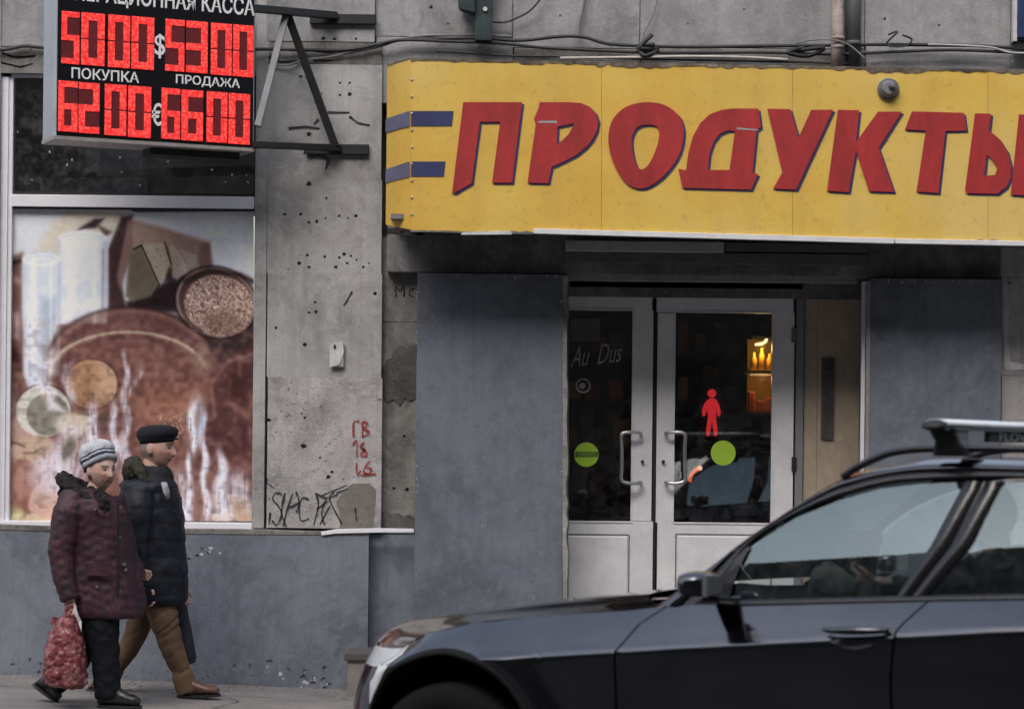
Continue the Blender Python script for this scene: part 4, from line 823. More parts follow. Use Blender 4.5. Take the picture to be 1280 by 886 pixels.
# ------------------------------------------------------------------ people
def head(mb, c, s, yaw, pitch=0):
    """sculpted head; +X is where the face looks before turning. Returns the placing function"""
    R = Matrix.Rotation(yaw, 3, 'Z') @ Matrix.Rotation(pitch, 3, 'Y'); n, m = 56, 44
    def pos(x, y, z):
        p = Vector((.098 * x, .078 * y, .118 * z)); g = lambda t, a, b: math.exp(-((t - a) / b) ** 2); f = max(0, x)
        if z < -.1:
            k = min(1, (-z - .1) / .9); p.y *= 1 - .22 * k; p.x *= (1 - .30 * k) if x < 0 else 1
        p.x += f * (.010 * g(z, -.9, .25) * g(y, 0, .5))
        nz_ = max(0, min(1, (.22 - z) / .5)) * (1 if z > -.27 else math.exp(-((z + .27) / .09) ** 2))
        p.x += f * .030 * g(y, 0, .15) * nz_ * (z < .3) + f * .006 * g(abs(y), .17, .1) * g(z, -.24, .1)
        p.x += f * .006 * g(z, .24, .12) * g(abs(y), .35, .35) - f * .013 * g(z, .07, .13) * g(abs(y), .38, .19)
        p.x += f * .006 * g(abs(y), .5, .25) * g(z, -.15, .2) + f * .007 * g(z, -.47, .09) * g(y, 0, .32) - f * .006 * g(z, -.53, .035) * g(y, 0, .3) + f * .004 * g(z, -.6, .07) * g(y, 0, .25) - f * .004 * g(z, -.72, .07) * g(y, 0, .4)
        return p
    rings = []
    for i in range(1, m):
        t = math.pi * i / m
        rings.append([Vector(c) + R @ (pos(math.sin(t) * math.cos(2 * math.pi * j / n), math.sin(t) * math.sin(2 * math.pi * j / n), -math.cos(t)) * s) for j in range(n)])
    mb.loft(rings)
    for sy in (-1, 1): mb.ball(Vector(c) + R @ (Vector((-.008, sy * .079, -.005)) * s), (.018 * s, .009 * s, .032 * s), 12, 8, R)
    return lambda x, y, z: Vector(c) + R @ (Vector((x, y, z)) * s)
def hand(mb, wrist, d, side, curl=1.0, s=1.0):
    """palm, four unequal curled fingers and a thumb; d = finger direction, side = thumb direction"""
    w0 = Vector(wrist); d = Vector(d).normalized(); side = Vector(side); side = (side - d * side.dot(d)).normalized(); nrm = d.cross(side)
    mb.tube([w0 - d * .03 * s, w0 + d * .02 * s, w0 + d * .055 * s, w0 + d * .085 * s], [(.024 * s, .019 * s), (.032 * s, .016 * s), (.039 * s, .015 * s), (.037 * s, .013 * s)], 12)
    for k, (o, L) in enumerate(((.028, .072), (.010, .08), (-.009, .074), (-.027, .058))):
        p = w0 + d * .078 * s + side * o * s; pts = [p - d * .02 * s, p]; a = .25 * curl; dd = d
        for q, f in enumerate((.45, .32, .23)):
            dd = (d * math.cos(a) + nrm * math.sin(a)); pts.append(pts[-1] + dd * L * f * s); a += .75 * curl
        mb.tube(pts, [.0098 * s, .0096 * s, .0088 * s, .008 * s, .0062 * s], 8)
    p = w0 + d * .025 * s + side * .03 * s; mb.tube([p - side * .012 * s, p + side * .018 * s + d * .014 * s, p + side * .026 * s + d * .038 * s + nrm * .012 * s, p + side * .022 * s + d * .06 * s + nrm * .02 * s], [.014 * s, .0125 * s, .0105 * s, .008 * s], 8)
def skin_mat(name, base, red):
    x = N(name); c = x.coord(); a = x.ramp(x.noise(34, 7, .72, c), [(.4, tuple(v * .82 for v in base)), (.52, base), (.64, red)])
    at = x.n('ShaderNodeAttribute'); at.attribute_name = 'tint'; a = x.mix(1., a, at.outputs['Color'], 'MULTIPLY'); x.bump(x.noise(160, 3, .5, c), .15, .002)
    return x.set(a, .5, 0, Subsurface_Weight=.08)
def paint_face(me, org, at_fn_inv, s, grey_hair):
    """tint on the skin: lips, brows, cheeks, hair, and painted shade in creases and sockets"""
    a = me.color_attributes.new('tint', 'FLOAT_COLOR', 'POINT'); out = []
    for v in me.vertices:
        p = at_fn_inv(v.co + org) / s; x, y, z = p; t = [1, 1, 1]
        if abs(x) < .16 and abs(y) < .11 and abs(z) < .14:
            if x > .04:
                lip = math.exp(-((z + .058) / .010) ** 2 - (y / .024) ** 2); t = [1 - .3 * lip, 1 - .66 * lip, 1 - .58 * lip]; ml = .75 * math.exp(-((z + .0615) / .0045) ** 2) * (abs(y) < .024); t = [q * (1 - ml) for q in t]; ns = .35 * math.exp(-((z + .037) / .006) ** 2 - (y / .02) ** 2); t = [q * (1 - ns) for q in t]; fo = .22 * math.exp(-((abs(y) - .027 - .25 * (-.03 - z)) / .006) ** 2) * (-.06 < z < -.03); t = [q * (1 - fo) for q in t]  # mouth line, nose underside and cheek folds get painted shade
                brow = math.exp(-((z - .028) / .007) ** 2) * (.012 < abs(y) < .05); t = [q * (1 - .7 * brow) for q in t]
                eye = math.exp(-((z - .009) / .008) ** 2 - ((abs(y) - .029) / .014) ** 2); t = [q * (1 - .55 * eye) for q in t]  # socket shade put into the tint
                ch = math.exp(-((z + .02) / .022) ** 2 - ((abs(y) - .04) / .02) ** 2); t = [t[0], t[1] * (1 - .22 * ch), t[2] * (1 - .22 * ch)]
            if x < .012 + (.03 if z > .06 else 0) and z > -.055 and abs(y) < .074 - (0 if x < -.02 else .0): t = list(grey_hair)
        out += [*t, 1]
    a.data.foreach_set('color', out)
def cloth(name, base, rough=.8, var=.4, scale=22, weave=300, bump=.3, **k):
    x = N(name); c = x.coord(); lo = tuple(v * (1 - var) for v in base); hi = tuple(v * (1 + var) for v in base)
    a = x.ramp(x.noise(scale, 6, .65, c), [(.35, lo), (.68, hi)]); x.bump(x.noise(weave, 3, .6, c), bump, .003)
    return x.set(a, rough, 0, **k)
def ringloft(mb, rows, Q, n=26, lean=0):
    """garment body: rows of (v, centre u, half width px, half depth m, dy)"""
    rings = []
    for v, cu, hw, hd, dy in rows:
        c = Q(cu, v, dy); rx = (Q(cu + hw, v, dy) - c).x
        rings.append([c + Vector((rx * math.copysign(abs(math.cos(2 * math.pi * j / n)) ** .85, math.cos(2 * math.pi * j / n)), hd * math.copysign(abs(math.sin(2 * math.pi * j / n)) ** .85, math.sin(2 * math.pi * j / n)), 0)) for j in range(n)])
    mb.loft(rings)
def folds(amp, sc, seed, ax=(1, 1, .45), fine=.0):
    def f(p):
        q = Vector((p[0] * ax[0] * sc + seed, p[1] * ax[1] * sc, p[2] * ax[2] * sc)); r = 1 - abs(noise.noise(q)) * 2
        return amp * (r * .7 + noise.noise(q * 2.3) * .6) + fine * noise.noise(q * 6)
    return f
def garment(name, mb, voxel, mat, parent, fn, sm=2):
    me = remeshed(mb, voxel, sm); displace(me, fn); o = link(name, me, mat, parent); me.polygons.foreach_set('use_smooth', [True] * len(me.polygons)); return o
def eyes(at, s, parent, yaw):
    for sy in (-1, 1):
        o = MB().ball(at(.0785, sy * .029, .008), (.0105 * s, .0115 * s, .0085 * s), 12, 8).build('eye', plain('eye white', (.16, .14, .135), .3, 0, .05, 5, 0), parent, smooth=True)
        MB().ball(at(.0865, sy * .029 - .0005, .008), (.004 * s, .006 * s, .006 * s), 10, 6).build('iris', M['black'], o, smooth=True)
def zg(p): return zp(p.x) - .01 * max(0, -p.y)
def boot(mb, heel, toe, h, wd=.045, up=(0, 0, 1)):
    heel, toe, up = Vector(heel), Vector(toe), Vector(up); d = (toe - heel); L = d.length; d.normalize(); s_ = d.cross(up).normalized()
    rings = []
    for t, ww, hh in ((-.12, .55, .75), (0, .8, 1.0), (.2, .85, 1.0), (.45, .9, .72), (.7, 1.05, .52), (.88, .9, .42), (1., .5, .3)):
        c = heel + d * L * t; ring = []
        for j in range(16):
            a = 2 * math.pi * j / 16; ring.append(c + s_ * wd * ww * math.copysign(abs(math.cos(a)) ** .7, math.cos(a)) + up * (h * hh * (.5 + .5 * math.sin(a))))
        rings.append(ring)
    mb.loft(rings)
def sole(mb, heel, toe, wd, up=(0, 0, 1)):
    heel, toe, up = Vector(heel), Vector(toe), Vector(up); d = (toe - heel); L = d.length; d.normalize(); s_ = d.cross(up).normalized(); n = 18
    ring = lambda dz: [heel + d * (L * .45 + L * .6 * math.cos(2 * math.pi * j / n)) + s_ * wd * math.copysign(abs(math.sin(2 * math.pi * j / n)) ** .7, math.sin(2 * math.pi * j / n)) + up * dz for j in range(n)]
    mb.loft([ring(-.006), ring(.010)])
# ---- the woman
WY = -1.35
def QW(u, v, dy=0): return P(u, v, WY + dy)
wb = QW(120, 886); wb.z = zp(wb.x) - .013
WN = thing('person', 'person in long burgundy coat and grey knit hat walking with a red bag', 'person', wb)
sW = .97; yawW = math.radians(-46)
hc = QW(126, 588)
mb = MB(); atW = head(mb, hc, sW, yawW, math.radians(1))
mb.tube([atW(-.02, 0, -.07), QW(113, 625), QW(114, 660)], [.05, .055, .09], 14)
mb.tube([QW(114, 640), QW(118, 700), QW(122, 750)], [(.10, .13), (.10, .11), (.10, .12)], 14)
for sgn, k in ((-1, [(102, 634, -.06), (80, 690, -.17), (87, 746, -.2)]), (1, [(122, 630, .15), (136, 690, .2), (160, 716, .22)])): mb.tube([QW(*q) for q in k], [.04, .035, .026], 10)
for k in ([(126, 750, -.08), (131, 810, -.08), (134, 866, -.08)], [(118, 750, .08), (104, 818, .08), (62, 858, .08)]): mb.tube([QW(*q) for q in k], [.07, .05, .035], 10)
hand(mb, QW(88, 750, -.2), (.03, 0, -1), (.7, -.7, 0), 1.3, .95)
hand(mb, QW(162, 716, .2), (1, .1, -.1), (0, -.2, 1), .6, .9)
RW = (Matrix.Rotation(yawW, 3, 'Z') @ Matrix.Rotation(math.radians(1), 3, 'Y')).inverted()
me = remeshed(mb, .0046, 1); skW = skin_mat('cold skin', (.50, .33, .27), (.52, .29, .23)); o = link('body', me, skW, WN)
paint_face(me, wb, lambda p: RW @ (p - hc), sW, (.35, .33, .33)); eyes(atW, sW, WN, yawW)
hairM = cloth('grey brown hair', (.11, .085, .07), .7, .3)
# coat
M['coat'] = (lambda x: (lambda c: (x.bump(x.noise(110, 5, .75, c), .5, .005), x.set(x.mix(x.ramp(x.noise(48, 5, .8, c, 1.2), [(.44, 0.), (.58, .92)]), (.011, .006, .012), x.ramp(x.noise(9, 5, .6, c), [(.38, (.036, .005, .015)), (.62, (.092, .012, .03))])), .62))[1])(x.coord()))(N('burgundy patterned cloth'))
mb = MB()
ringloft(mb, [(612, 109, 15, .075, 0), (617, 109, 24, .12, 0), (625, 111, 33, .175, 0), (640, 117, 40, .185, 0), (670, 120, 42, .18, 0), (700, 123, 44, .185, 0), (735, 128, 46, .20, 0), (764, 131, 48, .20, 0), (770, 132, 45, .19, 0)], QW)
mb.tube([QW(92, 620, -.10), QW(84, 640, -.155), QW(76, 690, -.175), QW(80, 718, -.19), QW(88, 749, -.2)], [.07, .08, .072, .062, .052], 16)
mb.tube([QW(140, 622, .1), QW(152, 670, .12), QW(160, 700, .16), QW(172, 722, .18)], [.07, .07, .062, .055], 16)
ringloft(mb, [(700, 158, 10, .08, .05), (730, 166, 13, .09, .05), (757, 172, 11, .08, .05)], QW, 16)
fW = folds(.007, 8, 3, (1, 1, .5), .002)
def quilt(p):
    a = math.sin((p[2] * 1.0 + p[0] * .35) * 62); b = math.sin((p[2] * .9 - p[0] * .5 + p[1] * .4) * 55); return fW(p) + .0022 * (abs(a) + abs(b)) - .002
garment('coat', mb, .009, M['coat'], WN, quilt)
mb = MB()
ring = [QW(107, 615) + Vector((.13 * math.cos(t), .125 * math.sin(t), -.078 * math.cos(t) - .02 * (math.sin(t) < 0) * math.sin(-t) - .005 * math.sin(3 * t))) for t in np.linspace(0, 2 * math.pi, 22)[:-1]]
mb.tube(ring, .040, 10, closed=True); mb.tube([QW(112, 610, -.0), QW(116, 624, -.02), QW(125, 635, -.05), QW(131, 648, -.12)], [.05, .055, .055, .04], 12); mb.tube([QW(84, 600), QW(88, 616), QW(98, 630, -.12)], [.05, .075, .05], 12)
mb.tube([QW(122, 612, -.12), QW(130, 628, -.14), QW(131, 645, -.15)], [.03, .04, .02], 10)
M['fur'] = cloth('dark fur', (.011, .006, .008), .9, .5, 40, 180, 1.)
garment('fur_collar', mb, .008, M['fur'], WN, lambda p: .012 * noise.noise(Vector(p) * 38) + .006 * noise.noise(Vector(p) * 90))
for u, v in ((118.5, 636), (150, 634), (149, 671), (155, 705), (157, 712), (121, 733)): 
    p = QW(u, v, -.215 if u < 145 else -.16); MB().tube([p + Vector((0, .03, 0)), p], .0085, 10).build('button', M['chrome'], WN)
mb = MB(); mb.grid([[QW(u, v, -.232 + .02 * (abs(u - 122) / 20) ** 2) for u in (106, 114, 122, 130, 137)] for v in (704, 707, 714, 719)]); mb.build('pocket_flap', M['coat'], WN, smooth=True)
mb = MB(); mb.tube(curve3([QW(147, v, -.178 + .0 * v) for v in (628, 660, 700, 740, 766)], 5), [(.007, .005)] * 21, 6); mb.build('placket', M['fur'], WN, smooth=True)
# hat
hatM = cloth('grey knit', (.30, .31, .345), .95, .2, 30, 200, .6); hatD = cloth('dark blue knit', (.045, .055, .10), .95, .3, 30, 200, .6); hatL = cloth('pale knit', (.46, .47, .52), .95, .15, 30, 200, .6)
ax_ = RW.inverted() @ Vector((-.50, -.04, 1)); ax_.normalize(); e1 = (RW.inverted() @ Vector((0, 1, 0))); e2 = ax_.cross(e1).normalized(); e1 = e2.cross(ax_).normalized()
bc = atW(-.012, 0, .040)
def hatring(h, r, n=108, rib=.002):
    k = lambda t: rib * math.cos(36 * t) * (1 if h < .12 else .3) + (.010 * noise.noise(Vector((3 * math.cos(t), 3 * math.sin(t), h * 22))) + .004 * noise.noise(Vector((9 * math.cos(t), 9 * math.sin(t), h * 70)))) * min(1, r * 14)
    return [bc + ax_ * (h + .006 * noise.noise(Vector((2 * math.cos(t), 2 * math.sin(t), h * 9)))) + e1 * (r * .94 + k(t)) * math.cos(t) + e2 * (r * 1.12 + k(t)) * math.sin(t) for t in [2 * math.pi * j / n for j in range(n)]]
hat = MB().loft([hatring(h, r) for h, r in ((.0, .088), (.022, .093), (.045, .097), (.06, .1), (.07, .102), (.082, .1), (.094, .095), (.106, .086), (.118, .073), (.128, .054), (.135, .03), (.137, .006))])
ho = hat.build('knit_hat', hatL, WN, smooth=True)
for h0, h1, r, m_ in ((-.012, .016, .0985, hatM), (.017, .026, .0995, hatD), (.027, .040, .100, hatL), (.041, .050, .1005, hatD)):
    MB().loft([hatring(h0, r - .006), hatring(h0 + .002, r), hatring(h1 - .002, r), hatring(h1, r - .006)]).build('knit_band', m_, ho, smooth=True)
# trousers and boots
tW = cloth('black trousers', (.0055, .006, .010), .85, .4, Specular_IOR_Level=.25)
mb = MB(); mb.tube([QW(126, 752, -.09), QW(129, 790, -.09), QW(132, 820, -.09), QW(135, 872, -.09)], [.10, .088, .078, .07], 16); mb.tube([QW(120, 752, .06), QW(108, 800, .06), QW(92, 832, .06), QW(66, 858, .06)], [.1, .085, .072, .062], 16)
garment('trousers', mb, .008, tW, WN, folds(.008, 12, 8, (1, 1, 1.2)))
lea = plain('black leather', (.012, .012, .013), .4, 0, .3, 20)
g1 = QW(136, 884, -.09); g1.z = zg(g1) + .018
mb = MB(); boot(mb, g1 + Vector((-.035, 0, 0)), g1 + Vector((.18, -.02, 0)), .13); mb.tube([g1 + Vector((.01, 0, .04)), QW(135, 858, -.09)], [.062, .066], 14); garment('boot', mb, .007, lea, WN, folds(.003, 20, 1))
mb = MB(); sole(mb, g1 + Vector((-.035, 0, -.01)), g1 + Vector((.18, -.02, -.01)), .047); mb.build('boot_sole', M['rubber'], WN)
h2, t2 = QW(46, 856, .06), QW(72, 884, .06); t2.z = zg(t2) + .012; upb = Vector((.75, 0, .66)).normalized()
mb = MB(); boot(mb, h2, t2, .11, .045, upb); mb.tube([h2 + upb * .06, QW(66, 850, .06), QW(78, 840, .06)], [.06, .064, .066], 14); garment('boot', mb, .007, lea, WN, folds(.003, 20, 2))
mb = MB(); sole(mb, h2 - upb * .008, t2 - upb * .008, .046, upb); mb.build('boot_sole', M['rubber'], WN)
# her bag
xb_ = N('crumpled red and white plastic'); c = xb_.coord(); f_ = xb_.noise(14, 7, .78, c, 1.6)
a = xb_.ramp(f_, [(.36, (.055, .006, .010)), (.48, (.19, .016, .026)), (.56, (.28, .08, .085)), (.66, (.45, .32, .33))]); xb_.bump(xb_.noise(36, 6, .75, c, .8), .9, .02); M['bag'] = xb_.set(a, .28, 0, Coat_Weight=.4)
BG = thing('shopping_bag', 'crumpled red and white plastic shopping bag held at her side', 'bag', QW(82, 856, -.2))
mb = MB(); ringloft(mb, [(764, 88, 5, .03, -.2), (772, 87, 10, .05, -.2), (784, 84, 17, .075, -.2), (800, 82, 22, .095, -.2), (822, 81, 26, .11, -.2), (842, 81, 28, .11, -.2), (854, 83, 25, .09, -.2), (858, 85, 17, .06, -.2)], QW, 30)
def crumple(p): q = Vector(p); return .022 * (abs(noise.noise(q * 11)) - .2) + .016 * (abs(noise.noise(q * 24 + Vector((4, 2, 1)))) - .2) + .006 * noise.noise(q * 60)
garment('bag_body', mb, .0065, M['bag'], BG, crumple, 1)
mb = MB(); mb.tube(curve3([QW(80, 775, -.22), QW(83, 762, -.235), QW(90, 757, -.24), QW(95, 765, -.23), QW(94, 778, -.21)], 6), [(.012, .004)] * 25, 8); mb.build('handle', M['bag'], BG, smooth=True)
mb = MB(); mb.tube(curve3([QW(79, 776, -.17), QW(84, 764, -.16), QW(91, 759, -.16), QW(96, 768, -.17)], 6), [(.012, .004)] * 19, 8); mb.build('handle', M['bag'], BG, smooth=True)
mb = MB(); mb.grid([[QW(92 + i * 2, 752 + i * 5 + j * 6, -.26 + .012 * math.sin(i * 2 + j)) for i in range(6)] for j in range(3)]); mb.build('loose_corner', M['chip'], BG, smooth=True)
mb = MB(); mb.grid([[QW(66 + i * 4.5 - j * 2, 770 + j * 5 + i * 1.2, -.22 + .012 * math.sin(i * 2 + j)) for i in range(4)] for j in range(3)]); mb.build('loose_corner', M['bag'], BG, smooth=True)
# ---- the man
MY = -.75
def QM(u, v, dy=0): return P(u, v, MY + dy)
mbse = QM(190, 882); mbse.z = zp(mbse.x)
MN = thing('person', 'person in navy padded jacket, black cap and brown trousers walking past the poster', 'person', mbse)
sM = 1.06; yawM = math.radians(-16); hm = QM(196.5, 560)
mb = MB(); atM = head(mb, hm, sM, yawM, math.radians(3))
mb.tube([atM(-.02, 0, -.07), QM(188, 592), QM(187, 630)], [.056, .062, .1], 14); mb.tube([QM(188, 620), QM(190, 690), QM(190, 748)], [(.11, .15), (.11, .14), (.11, .14)], 14)
for k in ([(178, 622, -.17), (170, 680, -.2), (178, 728, -.16)], [(194, 622, .17), (212, 680, .2), (224, 730, .16)]): mb.tube([QM(*q) for q in k], [.045, .04, .03], 10)
for k in ([(196, 745, -.08), (213, 800, -.08), (235, 860, -.08)], [(186, 745, .08), (165, 800, .08), (132, 858, .08)]): mb.tube([QM(*q) for q in k], [.08, .055, .04], 10)
hand(mb, QM(180, 730, -.16), (.5, 0, -.85), (.6, -.6, .3), .9, 1); hand(mb, QM(225, 731, .16), (.2, 0, -1), (.7, .6, 0), 1.2, 1)
RM = (Matrix.Rotation(yawM, 3, 'Z') @ Matrix.Rotation(math.radians(3), 3, 'Y')).inverted()
me = remeshed(mb, .0048, 1); o = link('body', me, skin_mat('ruddy skin', (.50, .31, .25), (.50, .26, .20)), MN); paint_face(me, mbse, lambda p: RM @ (p - hm), sM, (.42, .55, .62)); eyes(atM, sM, MN, yawM)
M['jacket'] = cloth('navy padded nylon', (.0062, .008, .016), .6, .55, 14, 120, .25, Specular_IOR_Level=.35)
mb = MB()
ringloft(mb, [(590, 189, 17, .09, 0), (597, 188, 26, .13, 0), (606, 187, 33, .19, 0), (622, 187, 37, .2, 0), (650, 190, 39, .2, 0), (690, 191, 40, .2, 0), (725, 193, 41, .21, 0), (748, 192, 41, .2, 0), (753, 192, 38, .18, 0)], QM)
mb.tube([QM(178, 612, -.16), QM(172, 640, -.2), QM(168, 682, -.215), QM(172, 706, -.2), QM(178, 728, -.17)], [.078, .083, .075, .066, .056], 16)
mb.tube([QM(198, 612, .15), QM(208, 650, .19), QM(215, 690, .2), QM(225, 730, .17)], [.075, .08, .07, .055], 16)
fM = folds(.009, 8, 21, (1, 1, .8), .002)
garment('jacket', mb, .009, M['jacket'], MN, lambda p: fM(p) + .0055 * (abs(math.sin((p[2] + .02 * noise.noise(Vector(p) * 5)) * 3.14 / .1)) ** .5 - .6))
mb = MB(); ringloft(mb, [(583, 190, 20, .09, 0), (588, 191, 23, .1, 0), (596, 190, 26, .115, 0), (606, 189, 28, .13, 0)], QM, 24); garment('collar', mb, .008, cloth('black collar', (.006, .006, .009), .85, .4, 30), MN, folds(.008, 16, 4))
mb = MB(); mb.ball(QM(166, 588, .0), (.058, .135, .085), 18, 12); mb.tube([QM(156, 600), QM(164, 608), QM(178, 608)], [.05, .065, .055], 10); mb.tube([QM(168, 574, -.06), QM(176, 590, -.13), QM(184, 604, -.15)], [.03, .035, .03], 10)
garment('hood', mb, .008, cloth('olive fur hood', (.026, .024, .017), .95, .5, 24, 150, 1), MN, lambda p: .014 * noise.noise(Vector(p) * 30) + .008 * noise.noise(Vector(p) * 75))
mb = MB(); mb.tube([QM(205, 603, -.17), QM(208, 614, -.2), QM(210, 624, -.2)], [(.02, .01), (.022, .012), (.012, .008)], 10); mb.build('scarf_end', cloth('grey scarf', (.25, .26, .29), .9), MN, smooth=True)
for k in range(9): 
    p = QM(216 + k * 1.3, 612 + k * 14, -.155 + .01 * k); MB().ball(p, .008, 8, 6).build('snap_button', M['steel_dark'], MN)
# flat cap
cm = cloth('black wool cap', (.005, .0055, .01), .95, .4, 40, 250, .5)
mb = MB(); upM = RM.inverted() @ Vector((-.12, 0, 1)); f1 = RM.inverted() @ Vector((1, 0, .12)); f2 = RM.inverted() @ Vector((0, 1, 0)); cc_ = atM(-.006, 0, .048)
def cap(h, rx, ry, dx=0, n=40): return [cc_ + upM * h + f1 * (dx + rx * math.cos(2 * math.pi * j / n)) + f2 * ry * math.sin(2 * math.pi * j / n) for j in range(n)]
mb.loft([cap(-.022, .101, .084), cap(.0, .108, .09), cap(.018, .124, .104, .004), cap(.042, .128, .106, .008), (cap(.064, .116, .095, .006)), cap(.08, .085, .07, -.002), cap(.086, .03, .03, -.005), cap(.0865, .004, .004, -.005)])
co_ = mb.build('flat_cap', cm, MN, smooth=True)
mb = MB(); rows = [[], [], []]
for j in range(15):
    t = math.radians(-62 + j * 124 / 14); b0 = cc_ + f1 * .102 * math.cos(t) + f2 * .088 * math.sin(t) + upM * .002; k = math.cos(t * 1.3) * .036; b1 = b0 + f1 * k - upM * k * .4
    rows[0].append(b0 + upM * .014); rows[1].append(b1 + upM * .004); rows[2].append(b0 - upM * .010)
mb.grid(rows); mb.build('cap_peak', cm, co_, smooth=True)
tM = cloth('brown cotton trousers', (.105, .06, .032), .85, .3, 7, 260, .3)
def leg(pts, rad, seed, cuff):
    mb = MB(); mb.tube(curve3([QM(*q) for q in pts], 4), list(np.interp(np.linspace(0, len(pts) - 1, 4 * (len(pts) - 1) + 1), range(len(pts)), rad)), 18); f0 = folds(.005, 7, seed, (1.2, 1, .8), .001)
    def f(p, f0=f0, seed=seed):
        w_ = .35 + math.exp(-((p[2] - .43) / .09) ** 2) + 1.2 * math.exp(-((p[2] - .12) / .07) ** 2) + .8 * math.exp(-((p[2] - .62) / .08) ** 2)
        return f0(p) - .011 * w_ * max(0, .32 - abs(noise.noise(Vector((p[0] * 5 + p[1] * 3 + seed, p[1] * 4, p[2] * 15 - p[0] * 9))))) / .32 * .6
    return mb, f
mb, f_ = leg([(194, 742, -.06), (204, 770, -.08), (213, 803, -.08), (224, 832, -.08), (235, 865, -.08)], [.088, .09, .072, .062, .064], 5, 0)
mb2, f2_ = leg([(186, 742, .08), (177, 772, .08), (163, 806, .08), (147, 832, .08), (128, 862, .08)], [.092, .082, .066, .058, .057], 9, 0)
mb.add(mb2.v, mb2.f)
garment('trousers', mb, .008, tM, MN, f_)
shm = plain('brown leather', (.10, .05, .035), .45, 0, .4, 14)
g3 = QM(234, 880, -.08); g3.z = zg(g3) + .02
mb = MB(); upf = Vector((-.12, 0, 1)).normalized(); boot(mb, g3 + Vector((-.03, 0, 0)), g3 + Vector((.19, -.02, .012)), .105, .048, upf); mb.tube([g3 + Vector((.02, 0, .05)), QM(234, 862, -.08)], [.055, .06], 12); garment('shoe', mb, .007, shm, MN, folds(.003, 20, 6))
mb = MB(); sole(mb, g3 + Vector((-.03, 0, -.012)), g3 + Vector((.19, -.02, 0)), .05, upf); mb.build('shoe_sole', M['rubber'], MN)
h4, t4 = QM(112, 860, .08), QM(136, 881, .08); t4.z = zg(t4) + .02; upr = Vector((.62, 0, .78)).normalized()
mb = MB(); boot(mb, h4, t4, .1, .046, upr); mb.tube([h4 + upr * .05, QM(128, 852, .08)], [.052, .058], 12); garment('shoe', mb, .007, shm, MN, folds(.003, 20, 7))
mb = MB(); sole(mb, h4 - upr * .01, t4 - upr * .01, .047, upr); mb.build('shoe_sole', M['rubber'], MN)
# narrow dark bag on his far side
DB = thing('shoulder_bag', 'narrow dark cloth bag hanging beside the brown trouser leg', 'bag', QM(228, 830, .14))
mb = MB(); ringloft(mb, [(738, 221, 5, .04, .14), (755, 222, 9, .06, .14), (780, 227, 10, .07, .14), (805, 232, 9.5, .075, .14), (820, 236, 8, .07, .14), (828, 238, 4, .05, .14)], QM, 18); garment('bag_body', mb, .007, cloth('dark bag cloth', (.014, .016, .026), .8), DB, folds(.01, 16, 12))
mb = MB().tube(curve3([QM(217, 745, .12), QM(222, 728, .1), QM(228, 745, .12)], 5), .008, 8); mb.build('strap', M['cable'], DB, smooth=True)
# ------------------------------------------------------------------ the car (turned 28 degrees, its nose away from the camera)
TH = math.radians(28); CA = Vector((math.cos(TH), -math.sin(TH), 0)); CBV = Vector((math.sin(TH), math.cos(TH), 0)); CW = Vector((-.24, -6.0, 0)); CWD = 1.80
def V(a, b, h): return CW + CA * a + CBV * b + Vector((0, 0, h))
def C2(u, v, b):
    x, z = ray(u, v); k = (b + CW.dot(CBV) - Vector((0, -15, 0)).dot(CBV)) / Vector((x, 1, 0)).dot(CBV); p = Vector((x * k, k - 15, 0)) - CW
    return p.dot(CA), ZC + z * k
CAR = thing('parked_car', 'dark blue grey five door car with roof rails passing in front of the shop', 'car', V(1.4, .9, ROADZ)); CAR.name = 'car'
def carpaint():
    x = N('dark metallic car paint'); c = x.coord()
    x.bump(x.noise(3.2, 3, .5, c), .012, .02)
    r = x.ramp(x.noise(9, 6, .7, c), [(.4, .10), (.75, .22)])
    a = x.ramp(x.noise(5, 7, .7, c), [(.35, (.062, .064, .08)), (.7, (.078, .08, .094))])
    return x.set(a, r, 1., Coat_Weight=1., Coat_Roughness=.05)
M['paint'] = carpaint(); M['clad'] = plain('black plastic cladding', (.007, .007, .008), .75, 0, .3, 12, Specular_IOR_Level=.2); M['trimblack'] = plain('gloss black trim', (.012, .012, .015), .22, 0, .2)
M['carglass'] = glass('tinted side glass', (.66, .72, .71), 2.2, .014, .08, (.74, .9, .95))
M['cabin'] = plain('dark cabin cloth', (.018, .018, .02), .8); M['tyre'] = plain('tyre rubber', (.008, .008, .009), .85, Specular_IOR_Level=.15); M['rim'] = plain('alloy rim', (.12, .12, .125), .35, .8)
HUB, RT, RA = .25, .365, .385
HUB = ROADZ + RT; ARC = .335
def hc(a): return .756 + .10 * (a - .626) if a < 2.2 else .914 + .03 * (a - 2.2)
TOPL = [(-.36, .60), (-.30, .685), (-.245, .735), (-.146, .782), (.063, .835), (.268, .862), (.535, .890), (.794, .921), (.94, .938), (1.142, .948), (1.825, .991), (2.2, 1.012), (3.2, 1.05), (3.75, 1.02)]
def hb(a): return interp(a, TOPL)
def bt(a): return interp(a, [(-.4, .10), (.1, .13), (.7, .13), (1.15, .105), (3.0, .11), (3.75, .2)])
def nose(a):
    b = 0
    if a < -.05:
        q = min(1, (-.05 - a) / .74); b += .86 * (1 - math.sqrt(max(0, 1 - q * q)))
    if a > 3.0:
        q = min(1, (a - 3.0) / .72); b += .5 * (1 - math.sqrt(max(0, 1 - q * q)))
    return b
